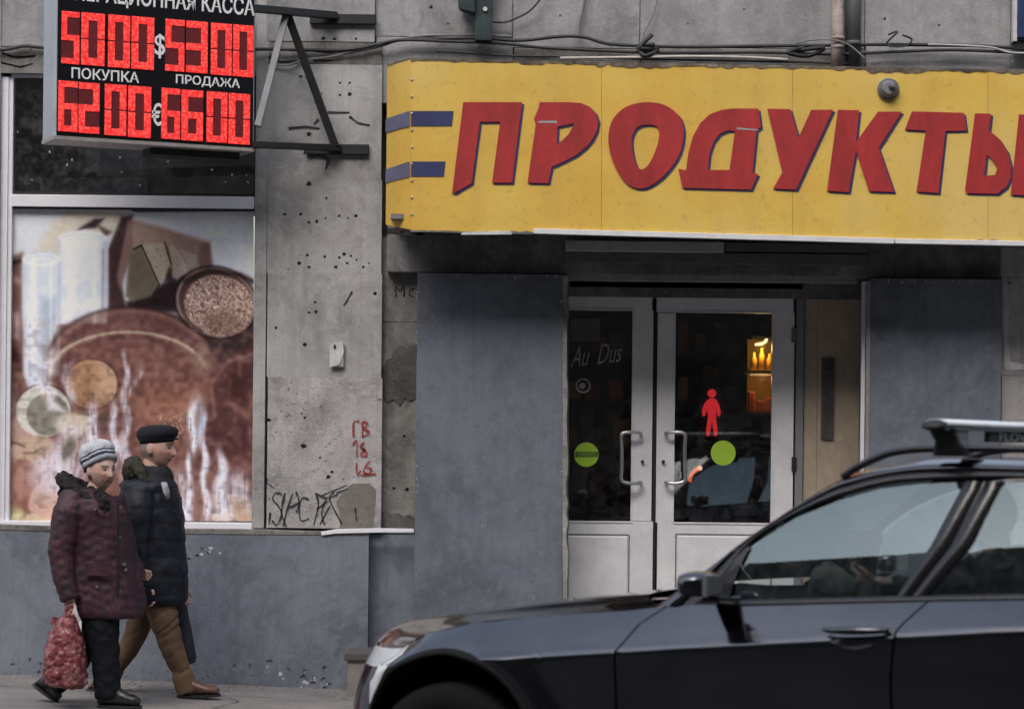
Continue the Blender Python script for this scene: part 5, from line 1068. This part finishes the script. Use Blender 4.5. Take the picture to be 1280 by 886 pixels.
def sb(a, h):
    """inset of the body side at length a, height h"""
    c_, t_ = hc(a), hb(a)
    if h <= c_:
        t = c_ - h; b = .075 * t + .13 * t * t - .018 * math.exp(-((h - .42) / .12) ** 2)
    else:
        x = min(1, (h - c_) / max(.03, t_ - c_)); b = bt(a) * (x ** 1.15) * .92 + .008 * min(1, x * 6)
    for hx in (0, 2.76):
        r = math.hypot(a - hx, h - ARC); b -= .022 * math.exp(-((r - .42) / .07) ** 2)
    return b + nose(a)
def gl(a, h):
    """inset of the side glass and pillars"""
    x = max(0, h - hb(max(a, 1.1))); return .118 + .21 * x + .47 * x * x + max(0, a - 2.9) * .08
def bend(p): return p
NEAR, FAR = 0, 1
def pt(a, b, h, side): return V(a, b if side == NEAR else CWD - b, h)
def sidepanel(name, aL, aR, hBot, hTop, side, mat, par, off=0., na=40, nh=34, flange=.03):
    """aL(h), aR(h): the slanted ends; hBot(a), hTop(a)"""
    rows = []
    for i in range(nh + 1):
        s = i / nh; row = []
        for j in range(na + 1):
            t = j / na; h = .6; a = 0
            for _ in range(4):
                a = aL(h) + (aR(h) - aL(h)) * t; lo, hi = hBot(a), hTop(a); h = lo + (hi - lo) * s
            row.append(pt(a, sb(a, h) + off, h, side))
        rows.append(row)
    inw = CBV * (flange if side == NEAR else -flange); mb = MB().grid(rows)
    for e in (rows[0], rows[-1], [r[0] for r in rows], [r[-1] for r in rows]): mb.grid([e, [p + inw for p in e]])
    return mb.build(name, mat, par, smooth=True)
def arch(a, hx=0):
    d = abs(a - hx); return ARC + math.sqrt(RA * RA - d * d) if d < RA else -9
SILL = .30
def fb(a): return max(SILL, arch(a), arch(a, 2.76))
door_f = lambda h: interp(h, [(.3, .702), (.56, .702), (.764, .700), (.866, .765), (1.0, .95)])
door_b = lambda h: interp(h, [(.3, 1.74), (.72, 1.738), (.894, 1.756), (.996, 1.846), (1.1, 1.93)])
door_r = lambda h: interp(h, [(.3, 2.36), (.55, 2.36), (.8, 2.55), (1.06, 2.72)])
gap = .0045
for side in (NEAR, FAR):
    sidepanel('fender', lambda h: -.36, lambda h: door_f(h) - gap, fb, hb, side, M['paint'], CAR, na=90)
    d1 = sidepanel('front_door', lambda h: door_f(h) + gap, lambda h: door_b(h) - gap, fb, hb, side, M['paint'], CAR)
    d2 = sidepanel('rear_door', lambda h: door_b(h) + gap, lambda h: door_r(h) - gap, fb, hb, side, M['paint'], CAR)
    sidepanel('rear_quarter', lambda h: door_r(h) + gap, lambda h: 3.70, fb, hb, side, M['paint'], CAR, na=70)
    sidepanel('sill_cladding', lambda h: .37, lambda h: 2.40, lambda a: .13, lambda a: SILL - .006, side, M['clad'], CAR, -.012, 20, 6)
    for hx in (0, 2.76):
        rows = []
        for k in range(41):
            t = math.radians(-14 + 208 * k / 40); ca, sa = math.cos(t), math.sin(t); rw = []
            for r, o in ((RA - .005, .05), (RA - .003, -.006), (RA + .006, -.010), (RA + .018, -.008), (RA + .022, -.001), (RA + .022, .02)):
                a, h = hx + r * ca, ARC + r * sa; rw.append(pt(a, sb(a, max(h, .15)) + o, h, side))
            rows.append(rw)
        MB().grid(rows).build('wheel_arch_trim', M['clad'], CAR, smooth=True)
    # handles
    for d_, (a0, a1, h0) in ((d1, (1.50, 1.735, .868)), (d2, (2.24, 2.46, .925))):
        b_ = sb(a0 + .1, h0)
        rw = [[pt(a0 + (a1 - a0) * .45 + .085 * math.cos(t) * r, sb(a0 + .1, h0 + .04 * math.sin(t) * r) - .003 + .018 * (1 - r), h0 - .008 + .04 * math.sin(t) * r, side) for t in np.linspace(0, 2 * math.pi, 25)] for r in (.05, .5, .85, 1.)]
        MB().grid(rw).build('handle_recess', M['trimblack'], d_, smooth=True)
        pp = [pt(a0 + (a1 - a0) * t, b_ - .012 - .030 * math.sin(math.pi * min(1, t * 1.04)) ** .5, h0 + .014 + .008 * t, side) for t in np.linspace(0, 1, 14)]
        MB().tube(pp, [(.010 + .008 * math.sin(math.pi * t), .009 + .006 * math.sin(math.pi * t)) for t in np.linspace(0, 1, 14)], 10).build('handle', M['paint'], d_, smooth=True)
        p = pt(a1 - .012, b_ - .022, h0 + .022, side); q = pt(a1 - .012, b_ + .02, h0 + .022, side); MB().tube([p, q], .012, 12).build('lock', M['chrome'], d_)
    # belt moulding
    rows = [[pt(a, sb(a, hb(a)) + o1, hb(a) + o2, side) for a in np.linspace(1.09, 3.05, 40)] for o1, o2 in ((-.004, -.012), (-.006, -.002), (.0, .012), (.02, .016))]
    MB().grid(rows).build('belt_moulding', M['trimblack'], CAR, smooth=True)
    # glass
    wt = [(1.098, .958), (1.112, 1.03), (1.154, 1.157), (1.304, 1.259), (1.451, 1.322), (1.599, 1.367), (1.742, 1.386), (1.911, 1.397)]
    re = [(.95, 1.700), (.99, 1.717), (1.177, 1.828), (1.397, 1.915)]; rl = [(.95, 1.805), (.997, 1.821), (1.181, 1.965), (1.40, 2.046)]
    def pane(name, a0, a1, bot, top, n=46):
        rows = []
        for i in range(19):
            s = i / 18; rows.append([pt(a, gl(a, bot(a) + (top(a) - bot(a)) * s) + .010, bot(a) + (top(a) - bot(a)) * s, side) for a in np.linspace(a0, a1, n)])
        return MB().grid(rows).build(name, M['carglass'], CAR, smooth=True)
    pane('side_window', 1.099, 1.912, lambda a: max(hb(a) + .006, interp(a, [(p[1], p[0]) for p in re]) if a > 1.70 else 0), lambda a: interp(a, wt))
    rt = [(1.80, .96), (1.821, .997), (1.965, 1.181), (2.046, 1.400), (2.3, 1.398), (2.7, 1.372), (2.95, 1.25), (3.05, 1.07)]
    pane('side_window', 1.806, 3.05, lambda a: hb(a) + .006, lambda a: max(hb(a) + .008, interp(a, rt)))
    # pillars and roof edge
    out = [(.80, .925), (.94, 1.029), (1.096, 1.157), (1.293, 1.300), (1.455, 1.398), (1.619, 1.443), (1.814, 1.462), (2.126, 1.460), (2.6, 1.445), (3.1, 1.40), (3.5, 1.30), (3.72, 1.10)]
    inn = [(1.085, .950), (1.104, 1.03), (1.150, 1.165), (1.302, 1.268), (1.450, 1.331), (1.598, 1.376), (1.742, 1.395), (2.05, 1.410), (2.5, 1.398), (2.75, 1.365), (2.97, 1.25), (3.06, 1.05)]
    O_ = curve3([Vector((a, h, 0)) for a, h in out], 6); I_ = curve3([Vector((a, h, 0)) for a, h in inn], 6); n_ = len(O_)
    mid = [o.lerp(i, .42) if k > 24 else o.lerp(i, .34) for k, (o, i) in enumerate(zip(O_, I_))]
    R1 = lambda L_, d: [pt(p.x, gl(p.x, p.y) + d, p.y, side) for p in L_]
    MB().grid([[pt(p.x, gl(p.x, p.y) + .07, p.y + .012, side) for p in O_], R1(O_, .028), R1([o.lerp(m_, .35) for o, m_ in zip(O_, mid)], .004), R1([o.lerp(m_, .9) for o, m_ in zip(O_, mid)], -.006), R1(mid, .006)]).build('roof_side', M['paint'], CAR, smooth=True)
    m2 = [m_.lerp(i, .12) for m_, i in zip(mid, I_)]; m3 = [m_.lerp(i, .9) for m_, i in zip(mid, I_)]
    MB().grid([R1(mid, .012), R1(m2, -.001), R1([p.lerp(q, .5) for p, q in zip(m2, m3)], -.003), R1(m3, 0.), R1(I_, .016)]).build('door_frame', M['trimblack'], CAR, smooth=True)
    hs_ = np.linspace(.965, 1.40, 20)
    L1 = [(interp(h, re), h) for h in hs_]; L2 = [(interp(h, rl), h) for h in hs_]
    MB().grid([[pt(a1 + (a2 - a1) * t, gl(a1, h) + o, h, side) for (a1, h), (a2, _) in zip(L1, L2)] for t, o in ((-.06, .014), (0., -.002), (.47, -.004), (.5, .006), (.53, -.004), (1, -.002), (1.06, .014))]).build('door_pillar', M['trimblack'], CAR, smooth=True)
    # mirror triangle and mirror
    MB().grid([[pt(a, gl(1.1, h) - .002 + o, h, side) for a, h in ((.97, .95), (1.02, 1.02), (1.08, 1.09), (1.135, 1.15))] for o in (0,)] + [[pt(a, gl(1.1, h) - .004, h, side) for a, h in ((1.095, .955), (1.105, 1.02), (1.125, 1.09), (1.15, 1.155))]]).build('mirror_triangle', M['trimblack'], CAR)
    mr = []
    for t, ha, hh in ((-.0, .010, .014), (.06, .034, .032), (.25, .05, .043), (.6, .056, .046), (.9, .048, .04), (1., .025, .02)):
        c_ = (1.085, .0 - .19 * t, 1.028); mr.append([pt(c_[0] - .02 * t + ha * math.copysign(abs(math.cos(q)) ** .7, math.cos(q)), c_[1], c_[2] + hh * math.copysign(abs(math.sin(q)) ** .7, math.sin(q)), side) for q in np.linspace(0, 2 * math.pi, 25)[:-1]])
    mo = MB().loft(mr).build('wing_mirror', M['paint'], CAR, smooth=True)
    MB().loft([[pt(1.118 + ha, -.02 + bb, 1.028 + hh, side) for bb, hh in ((-.015, -.03), (-.155, -.034), (-.155, .034), (-.015, .03))] for ha in (0, .016)]).build('mirror_glass', M['chrome'], mo)
    MB().hexa([pt(1.04, .13, .975, side), pt(1.14, .13, .975, side), pt(1.13, -.05, .985, side), pt(1.06, -.05, .985, side)], [pt(1.04, .13, .945, side), pt(1.14, .13, .945, side), pt(1.13, -.05, .962, side), pt(1.06, -.05, .962, side)]).build('mirror_arm', M['trimblack'], mo, bevel=.006)
    # roof rail
    rl_ = curve3([pt(a, .335, h, side) for a, h in ((1.44, 1.405), (1.494, 1.440), (1.598, 1.487), (1.681, 1.504), (1.792, 1.511), (2.112, 1.512), (2.7, 1.50), (3.1, 1.465), (3.25, 1.42))], 6)
    MB().tube(rl_, [(.018, .014)] * len(rl_), 10).build('roof_rail', M['trimblack'], CAR, smooth=True)
    for a in (2.3, 3.0): MB().tube([pt(a - .05, .34, 1.43, side), pt(a, .335, 1.5, side)], [.03, .015], 8).build('rail_foot', M['trimblack'], CAR)
    # wheels
    for hx in (0, 2.76):
        b0 = .03
        tr = MB().loft([[pt(hx + r * math.cos(t), b, HUB + r * math.sin(t), side) for t in np.linspace(0, 2 * math.pi, 57)[:-1]] for r, b in ((.235, .03), (.245, .018), (.29, .008), (.335, .012), (.355, .03), (.365, .055), (.365, .2), (.35, .225), (.25, .225))], cap=False).build('tyre', M['tyre'], CAR, smooth=True)
        rm_ = MB().loft([[pt(hx + r * math.cos(t), b, HUB + r * math.sin(t), side) for t in np.linspace(0, 2 * math.pi, 49)[:-1]] for r, b in ((.232, .06), (.240, .018), (.228, .016), (.215, .05), (.21, .16))], cap=False)
        for k in range(10):
            t = 2 * math.pi * k / 10; e = lambda r, dt, b: pt(hx + r * math.cos(t + dt), b, HUB + r * math.sin(t + dt), side)
            rm_.hexa([e(.05, -.35, .045), e(.05, .35, .045), e(.222, .06, .028), e(.222, -.06, .028)], [e(.05, -.35, .08), e(.05, .35, .08), e(.222, .08, .07), e(.222, -.08, .07)])
        rm_.tube([pt(hx, .04, HUB, side), pt(hx, .12, HUB, side)], .06, 20); rm_.build('rim', M['rim'], tr)
        MB().tube([pt(hx, .10, HUB, side), pt(hx, .13, HUB, side)], .16, 28).build('brake_disc', M['steel_grey'], tr)
        rows = [[pt(hx + (RA - .004) * math.cos(t), b, ARC + (RA - .004) * math.sin(t), side) for t in np.linspace(-.3, math.pi + .3, 36)] for b in (.03, .34)]
        MB().grid(rows).build('wheel_housing', M['cabin'], CAR)
# hood: from the shoulder ridge up and over the middle
rid = [(-.245, .735), (-.146, .782), (.063, .835), (.268, .862), (.535, .890), (.794, .921), (.86, .93)]
cen = [(-.713, .690), (-.597, .766), (-.349, .822), (-.199, .845), (.095, .890), (.381, .922), (.52, .938)]
Rr = curve3([Vector((a, sb(a, hb(a)) + .0, h)) for a, h in rid], 6); Cc = curve3([Vector((a, .9, h)) for a, h in cen], 6)
rows = []
for i in range(25):
    t = i / 24; s_ = 1 - abs(2 * t - 1); e = math.sin(s_ * math.pi / 2) ; rw = []
    for r, c_ in zip(Rr, Cc):
        b = r.y + (CWD - 2 * r.y) * t; k = e ** .75
        a = r.x + (c_.x - r.x) * (1 - (1 - s_) ** 2.2); h = r.z + (c_.z - r.z) * k + .012 * math.exp(-((s_ - .42) / .1) ** 2)
        rw.append(V(a, b, h))
    rows.append(rw)
MB().grid(rows).build('hood', M['paint'], CAR, smooth=True)
# nose, bumper, headlights
front = [r[0] for r in rows]
def fascia(mat, name, t0, t1, h0, h1, off, n=40, m=14):
    g_ = []
    for i in range(m + 1):
        s_ = i / m; rw = []
        for j in range(n + 1):
            t = t0 + (t1 - t0) * j / n; k = min(23.999, t * 24); p = front[int(k)].lerp(front[int(k) + 1], k - int(k))
            tp = p.z; h = h0(tp) + (h1(tp) - h0(tp)) * s_
            out = .11 * (1 - ((h - .2) / max(.05, tp - .2)) ** 3) + off; q = 2 * t - 1
            d = (-CA * (1 - .35 * q * q) + CBV * q * abs(q) * .9).normalized()
            rw.append(Vector((p.x, p.y, h)) + d * out)
        g_.append(rw)
    return MB().grid(g_).build(name, mat, CAR, smooth=True)
fascia(M['paint'], 'front_bumper', 0, 1, lambda t: .24, lambda t: t, 0)
fascia(M['clad'], 'bumper_lip', 0, 1, lambda t: .10, lambda t: .24, .002, m=4)
hl = N('headlight lens'); M['lens'] = hl.set(hl.ramp(hl.noise(18, 3, .5, hl.coord()), [(.3, (.6, .62, .66)), (.7, (.8, .82, .86))]), .2, .0, Coat_Weight=1.)
fascia(M['lens'], 'headlight', .0, .17, lambda t: t - .085, lambda t: t - .012, .006, 16, 8); fascia(M['lens'], 'headlight', .83, 1., lambda t: t - .085, lambda t: t - .012, .006, 16, 8)
fascia(M['trimblack'], 'grille', .40, .495, lambda t: t - .19, lambda t: t - .03, .008, 10, 6); fascia(M['trimblack'], 'grille', .505, .60, lambda t: t - .19, lambda t: t - .03, .008, 10, 6)
# corner lens wrapping on to the near and far side
for side in (NEAR, FAR):
    rows2 = []
    for i in range(9):
        s_ = i / 8; rw = []
        for j in range(9):
            t = j / 8; a = -.37 + (.155) * t; top_ = hb(a) - .008; h = (top_ - .085 + .05 * t) + (.085 - .05 * t) * s_; rw.append(pt(a, sb(a, h) - .004, h, side))
        rows2.append(rw)
    MB().grid(rows2).build('headlight', M['lens'], CAR, smooth=True)
# roof, screens, tail, inner shell
ol = [Vector((a, h, 0)) for a, h in out]; OL = curve3(ol, 6)
def over(i0, i1, crown, name, mat, dz=0.01, n=16, bow=0.):
    g_ = []
    for j in range(n + 1):
        t = j / n; q = 1 - (2 * t - 1) ** 2
        g_.append([V(p.x - bow * q, (gl(p.x, p.y) + .07) * (1 - t) + (CWD - gl(p.x, p.y) - .07) * t, p.y + dz + crown * q) for p in OL[i0:i1]])
    return MB().grid(g_).build(name, mat, CAR, smooth=True)
over(27, 56, .016, 'roof', M['paint'], .0); over(3, 28, .0, 'windscreen', M['carglass'], .0, 16, .16); over(55, len(OL), .02, 'tailgate', M['paint'])
g_ = [[V(3.72 + .06 * (1 - (2 * t - 1) ** 2), .42 + (CWD - .84) * t, h) for t in np.linspace(0, 1, 9)] for h in (.2, .5, .8, 1.0, 1.11)]; MB().grid(g_).build('rear_bumper', M['paint'], CAR, smooth=True)
mb = MB(); mb.hexa([V(.45, .14, .1), V(2.3, .14, .1), V(2.3, .2, .93), V(.95, .2, .88)], [V(.45, 1.66, .1), V(2.3, 1.66, .1), V(2.3, 1.6, .93), V(.95, 1.6, .88)]); mb.hexa([V(2.3, .34, .2), V(3.6, .4, .2), V(3.6, .4, .95), V(2.3, .25, .93)], [V(2.3, 1.46, .2), V(3.6, 1.4, .2), V(3.6, 1.4, .95), V(2.3, 1.55, .93)])
mb.hexa([V(-.5, .42, .12), V(.45, .42, .12), V(.45, .3, .82), V(-.3, .42, .66)], [V(-.5, 1.38, .12), V(.45, 1.38, .12), V(.45, 1.5, .82), V(-.3, 1.38, .66)])
mb.build('inner_shell', M['cabin'], CAR)
# cabin
mb = MB(); mb.hexa([V(.85, .24, .86), V(1.25, .24, .86), V(1.2, .24, .97), V(.85, .24, .93)], [V(.85, 1.56, .86), V(1.25, 1.56, .86), V(1.2, 1.56, .97), V(.85, 1.56, .93)]); mb.build('dashboard', M['cabin'], CAR, bevel=.03)
for b in (.50, 1.30):
    s1_ = MB(); s1_.hexa([V(1.55, b - .24, .62), V(2.0, b - .24, .62), V(2.0, b + .24, .62), V(1.55, b + .24, .62)], [V(1.52, b - .23, .78), V(2.0, b - .23, .72), V(2.0, b + .23, .72), V(1.52, b + .23, .78)])
    s1_.hexa([V(1.98, b - .24, .68), V(2.10, b - .24, .68), V(2.10, b + .24, .68), V(1.98, b + .24, .68)], [V(2.12, b - .2, 1.16), V(2.22, b - .2, 1.16), V(2.22, b + .2, 1.16), V(2.12, b + .2, 1.16)])
    so_ = s1_.build('seat', M['cabin'], CAR, bevel=.05, segs=3); MB().hexa([V(2.13, b - .12, 1.18), V(2.2, b - .12, 1.18), V(2.2, b + .12, 1.18), V(2.13, b + .12, 1.18)], [V(2.16, b - .11, 1.34), V(2.23, b - .11, 1.34), V(2.23, b + .11, 1.34), V(2.16, b + .11, 1.34)]).build('headrest', M['cabin'], so_, bevel=.03, segs=3)
SWC = Vector((1.40, .46, .915)); swa = Vector((1, 0, .42)).normalized(); sw1 = Vector((0, 1, 0)); sw2 = swa.cross(sw1)
swp = lambda t, r=.185: V(*(SWC + (sw1 * math.cos(t) + sw2 * math.sin(t)) * r))
sw = MB(); sw.tube([swp(t) for t in np.linspace(0, 2 * math.pi, 33)[:-1]], .015, 8, closed=True)
for t in (0, math.pi, -math.pi / 2): sw.tube([V(*SWC), swp(t)], [.05, .018], 8)
sw.tube([V(*SWC), V(1.2, .46, .85)], .03, 8); sw.build('steering_wheel', M['trimblack'], CAR, smooth=True)
# load bar across the roof
ba, bh = 1.835, 1.598
bb = [V(ba, b, bh + .0 * b) for b in (.17, .9, 1.63)]
MB().tube(bb, [(.040, .0165)] * 3, 16).build('roof_bar', plain('bright aluminium bar', (.82, .83, .85), .4, .25, .06, 6, .03), CAR, smooth=True)
mb = MB(); mb.hexa([V(ba - .035, .19, bh - .022), V(ba + .035, .19, bh - .022), V(ba + .035, 1.6, bh - .022), V(ba - .035, 1.6, bh - .022)], [V(ba - .03, .19, bh - .014), V(ba + .03, .19, bh - .014), V(ba + .03, 1.6, bh - .014), V(ba - .03, 1.6, bh - .014)]); mb.build('bar_strip', M['rubber'], CAR)
for s_, e in ((NEAR, .17), (FAR, .17)):
    MB().loft([[pt(ba + w_ * math.cos(q), b, bh - .004 + hh * math.sin(q) + dz, s_) for q in np.linspace(0, 2 * math.pi, 17)[:-1]] for b, w_, hh, dz in ((.182, .044, .021, 0), (.16, .043, .020, -.002), (.135, .036, .015, -.006), (.12, .02, .008, -.01))]).build('bar_end_cap', M['rubber'], CAR, smooth=True)
    MB().loft([[pt(ba + da + w_ * x, .335 + d * y, h, s_) for x, y in ((-1, -.8), (-.8, -1), (.8, -1), (1, -.8), (1, .8), (.8, 1), (-.8, 1), (-1, .8))] for h, w_, d, da in ((1.585, .05, .10, 0), (1.565, .048, .085, .0), (1.54, .045, .07, .01), (1.515, .058, .06, .015), (1.485, .062, .05, .015))]).build('bar_foot', M['rubber'], CAR, smooth=False, bevel=.006)
MB().hexa([V(ba - .01, .78, bh - .062), V(ba + .01, .78, bh - .062), V(ba + .01, .78, bh - .021), V(ba - .01, .78, bh - .021)], [V(ba - .01, 1.34, bh - .062), V(ba + .01, 1.34, bh - .062), V(ba + .01, 1.34, bh - .021), V(ba - .01, 1.34, bh - .021)]).build('bar_plate', M['cabin'], CAR)
tv, tf = text2d('FLOW', 1, .01); MB().add([V(ba + .011 + .001 * c_, .90 + a * .42, bh - .058 + b * .032) for a, b, c_ in tv], tf).build('lettering', M['white_print'], CAR)
# second load bar further back
MB().tube([V(2.75, b, 1.585) for b in (.17, .9, 1.63)], [(.040, .0165)] * 3, 16).build('roof_bar', bpy.data.materials['bright aluminium bar'], CAR, smooth=True)
for s_ in (NEAR, FAR): MB().tube([pt(2.75, .335, 1.49, s_), pt(2.75, .335, 1.575, s_)], [.06, .05], 8).build('bar_foot', M['rubber'], CAR)
# ---- the driver
DN = thing('person', 'person in dark clothes and pale glove driving the dark car', 'person', V(1.9, .5, .78))
mb = MB(); hd = V(1.93, .52, 1.275); yawD = math.pi - TH
atD = head(mb, hd, 1.0, yawD)
mb.tube([atD(-.02, 0, -.07), V(1.96, .5, 1.12), V(1.98, .5, 1.05)], [.052, .056, .09], 12); mb.tube([V(1.99, .5, 1.08), V(1.97, .5, .95), V(1.92, .5, .80)], [(.11, .17), (.115, .17), (.12, .17)], 14)
for b, e in ((.30, .26), (.70, .62)): mb.tube([V(1.97, b, 1.08), V(1.78, b - (.04 if b < .5 else -.04), .95), V(1.47, e, 1.005)], [.06, .05, .034], 10)
for b in (.38, .62): mb.tube([V(1.92, b, .80), V(1.5, b, .86), V(1.3, b, .55)], [.085, .07, .05], 10)
hand(mb, V(1.48, .27, 1.01), (-CA * .95 + Vector((0, 0, .25))), CBV + Vector((0, 0, .6)), 1.2, 1.); hand(mb, V(1.48, .63, 1.01), (-CA * .95 + Vector((0, 0, .25))), -CBV + Vector((0, 0, .6)), 1.2, 1.)
me = remeshed(mb, .007, 1); RD = Matrix.Rotation(yawD, 3, 'Z').inverted(); o = link('body', me, skW, DN); paint_face(me, V(1.9, .5, .78), lambda p: RD @ (p - hd), 1., (.2, .17, .15))
mb = MB(); mb.tube([V(1.97, .5, 1.15), V(1.99, .5, 1.08), V(1.97, .5, .95), V(1.92, .5, .79)], [(.09, .11), (.13, .20), (.135, .2), (.14, .2)], 18)
for b, e in ((.30, .26), (.70, .62)): mb.tube([V(1.97, b, 1.08), V(1.78, b - (.04 if b < .5 else -.04), .95), V(1.53, e, .995)], [.078, .068, .05], 12)
garment('jacket', mb, .012, cloth('dark grey coat', (.02, .02, .023), .85), DN, folds(.008, 10, 30))
mb = MB()
for b in (.27,):
    mb.tube([V(1.52, b, .995), V(1.47, b, 1.015), V(1.42, b + .01, 1.035), V(1.385, b + .02, 1.035), V(1.36, b + .03, 1.0)], [.045, .052, .058, .054, .035], 14)
garment('glove', mb, .008, cloth('pale wool glove', (.75, .72, .66), .9, .12), DN, folds(.004, 30, 2))
# ------------------------------------------------------------------ the house across the street, behind the camera
OB = thing('apartment_building', 'dark brick apartment building across the street, reflected in the car', 'building', (0, -32, ROADZ))
BY, BH = -27, 24.5
MB().box(-70, 70, BY - 10, BY, ROADZ, BH).build('wall', concrete('dark brick front', (.13, .11, .10), (.09, .078, .074), (.16, .14, .13), 71), OB)
proto = None
for fl in range(6):
    for k in range(20):
        x0, z0 = -48 + k * 5, 1.2 + fl * 3.3
        if proto is None:
            proto = MB().box(x0, x0 + 1.6, BY + .004, BY + .05, z0, z0 + 1.8).build('window', plain('dark panes', (.03, .035, .04), .15), OB); base = Vector((x0, 0, z0))
        else:
            o = proto.copy(); COL.objects.link(o); o.location = Vector((x0, 0, z0)) - base
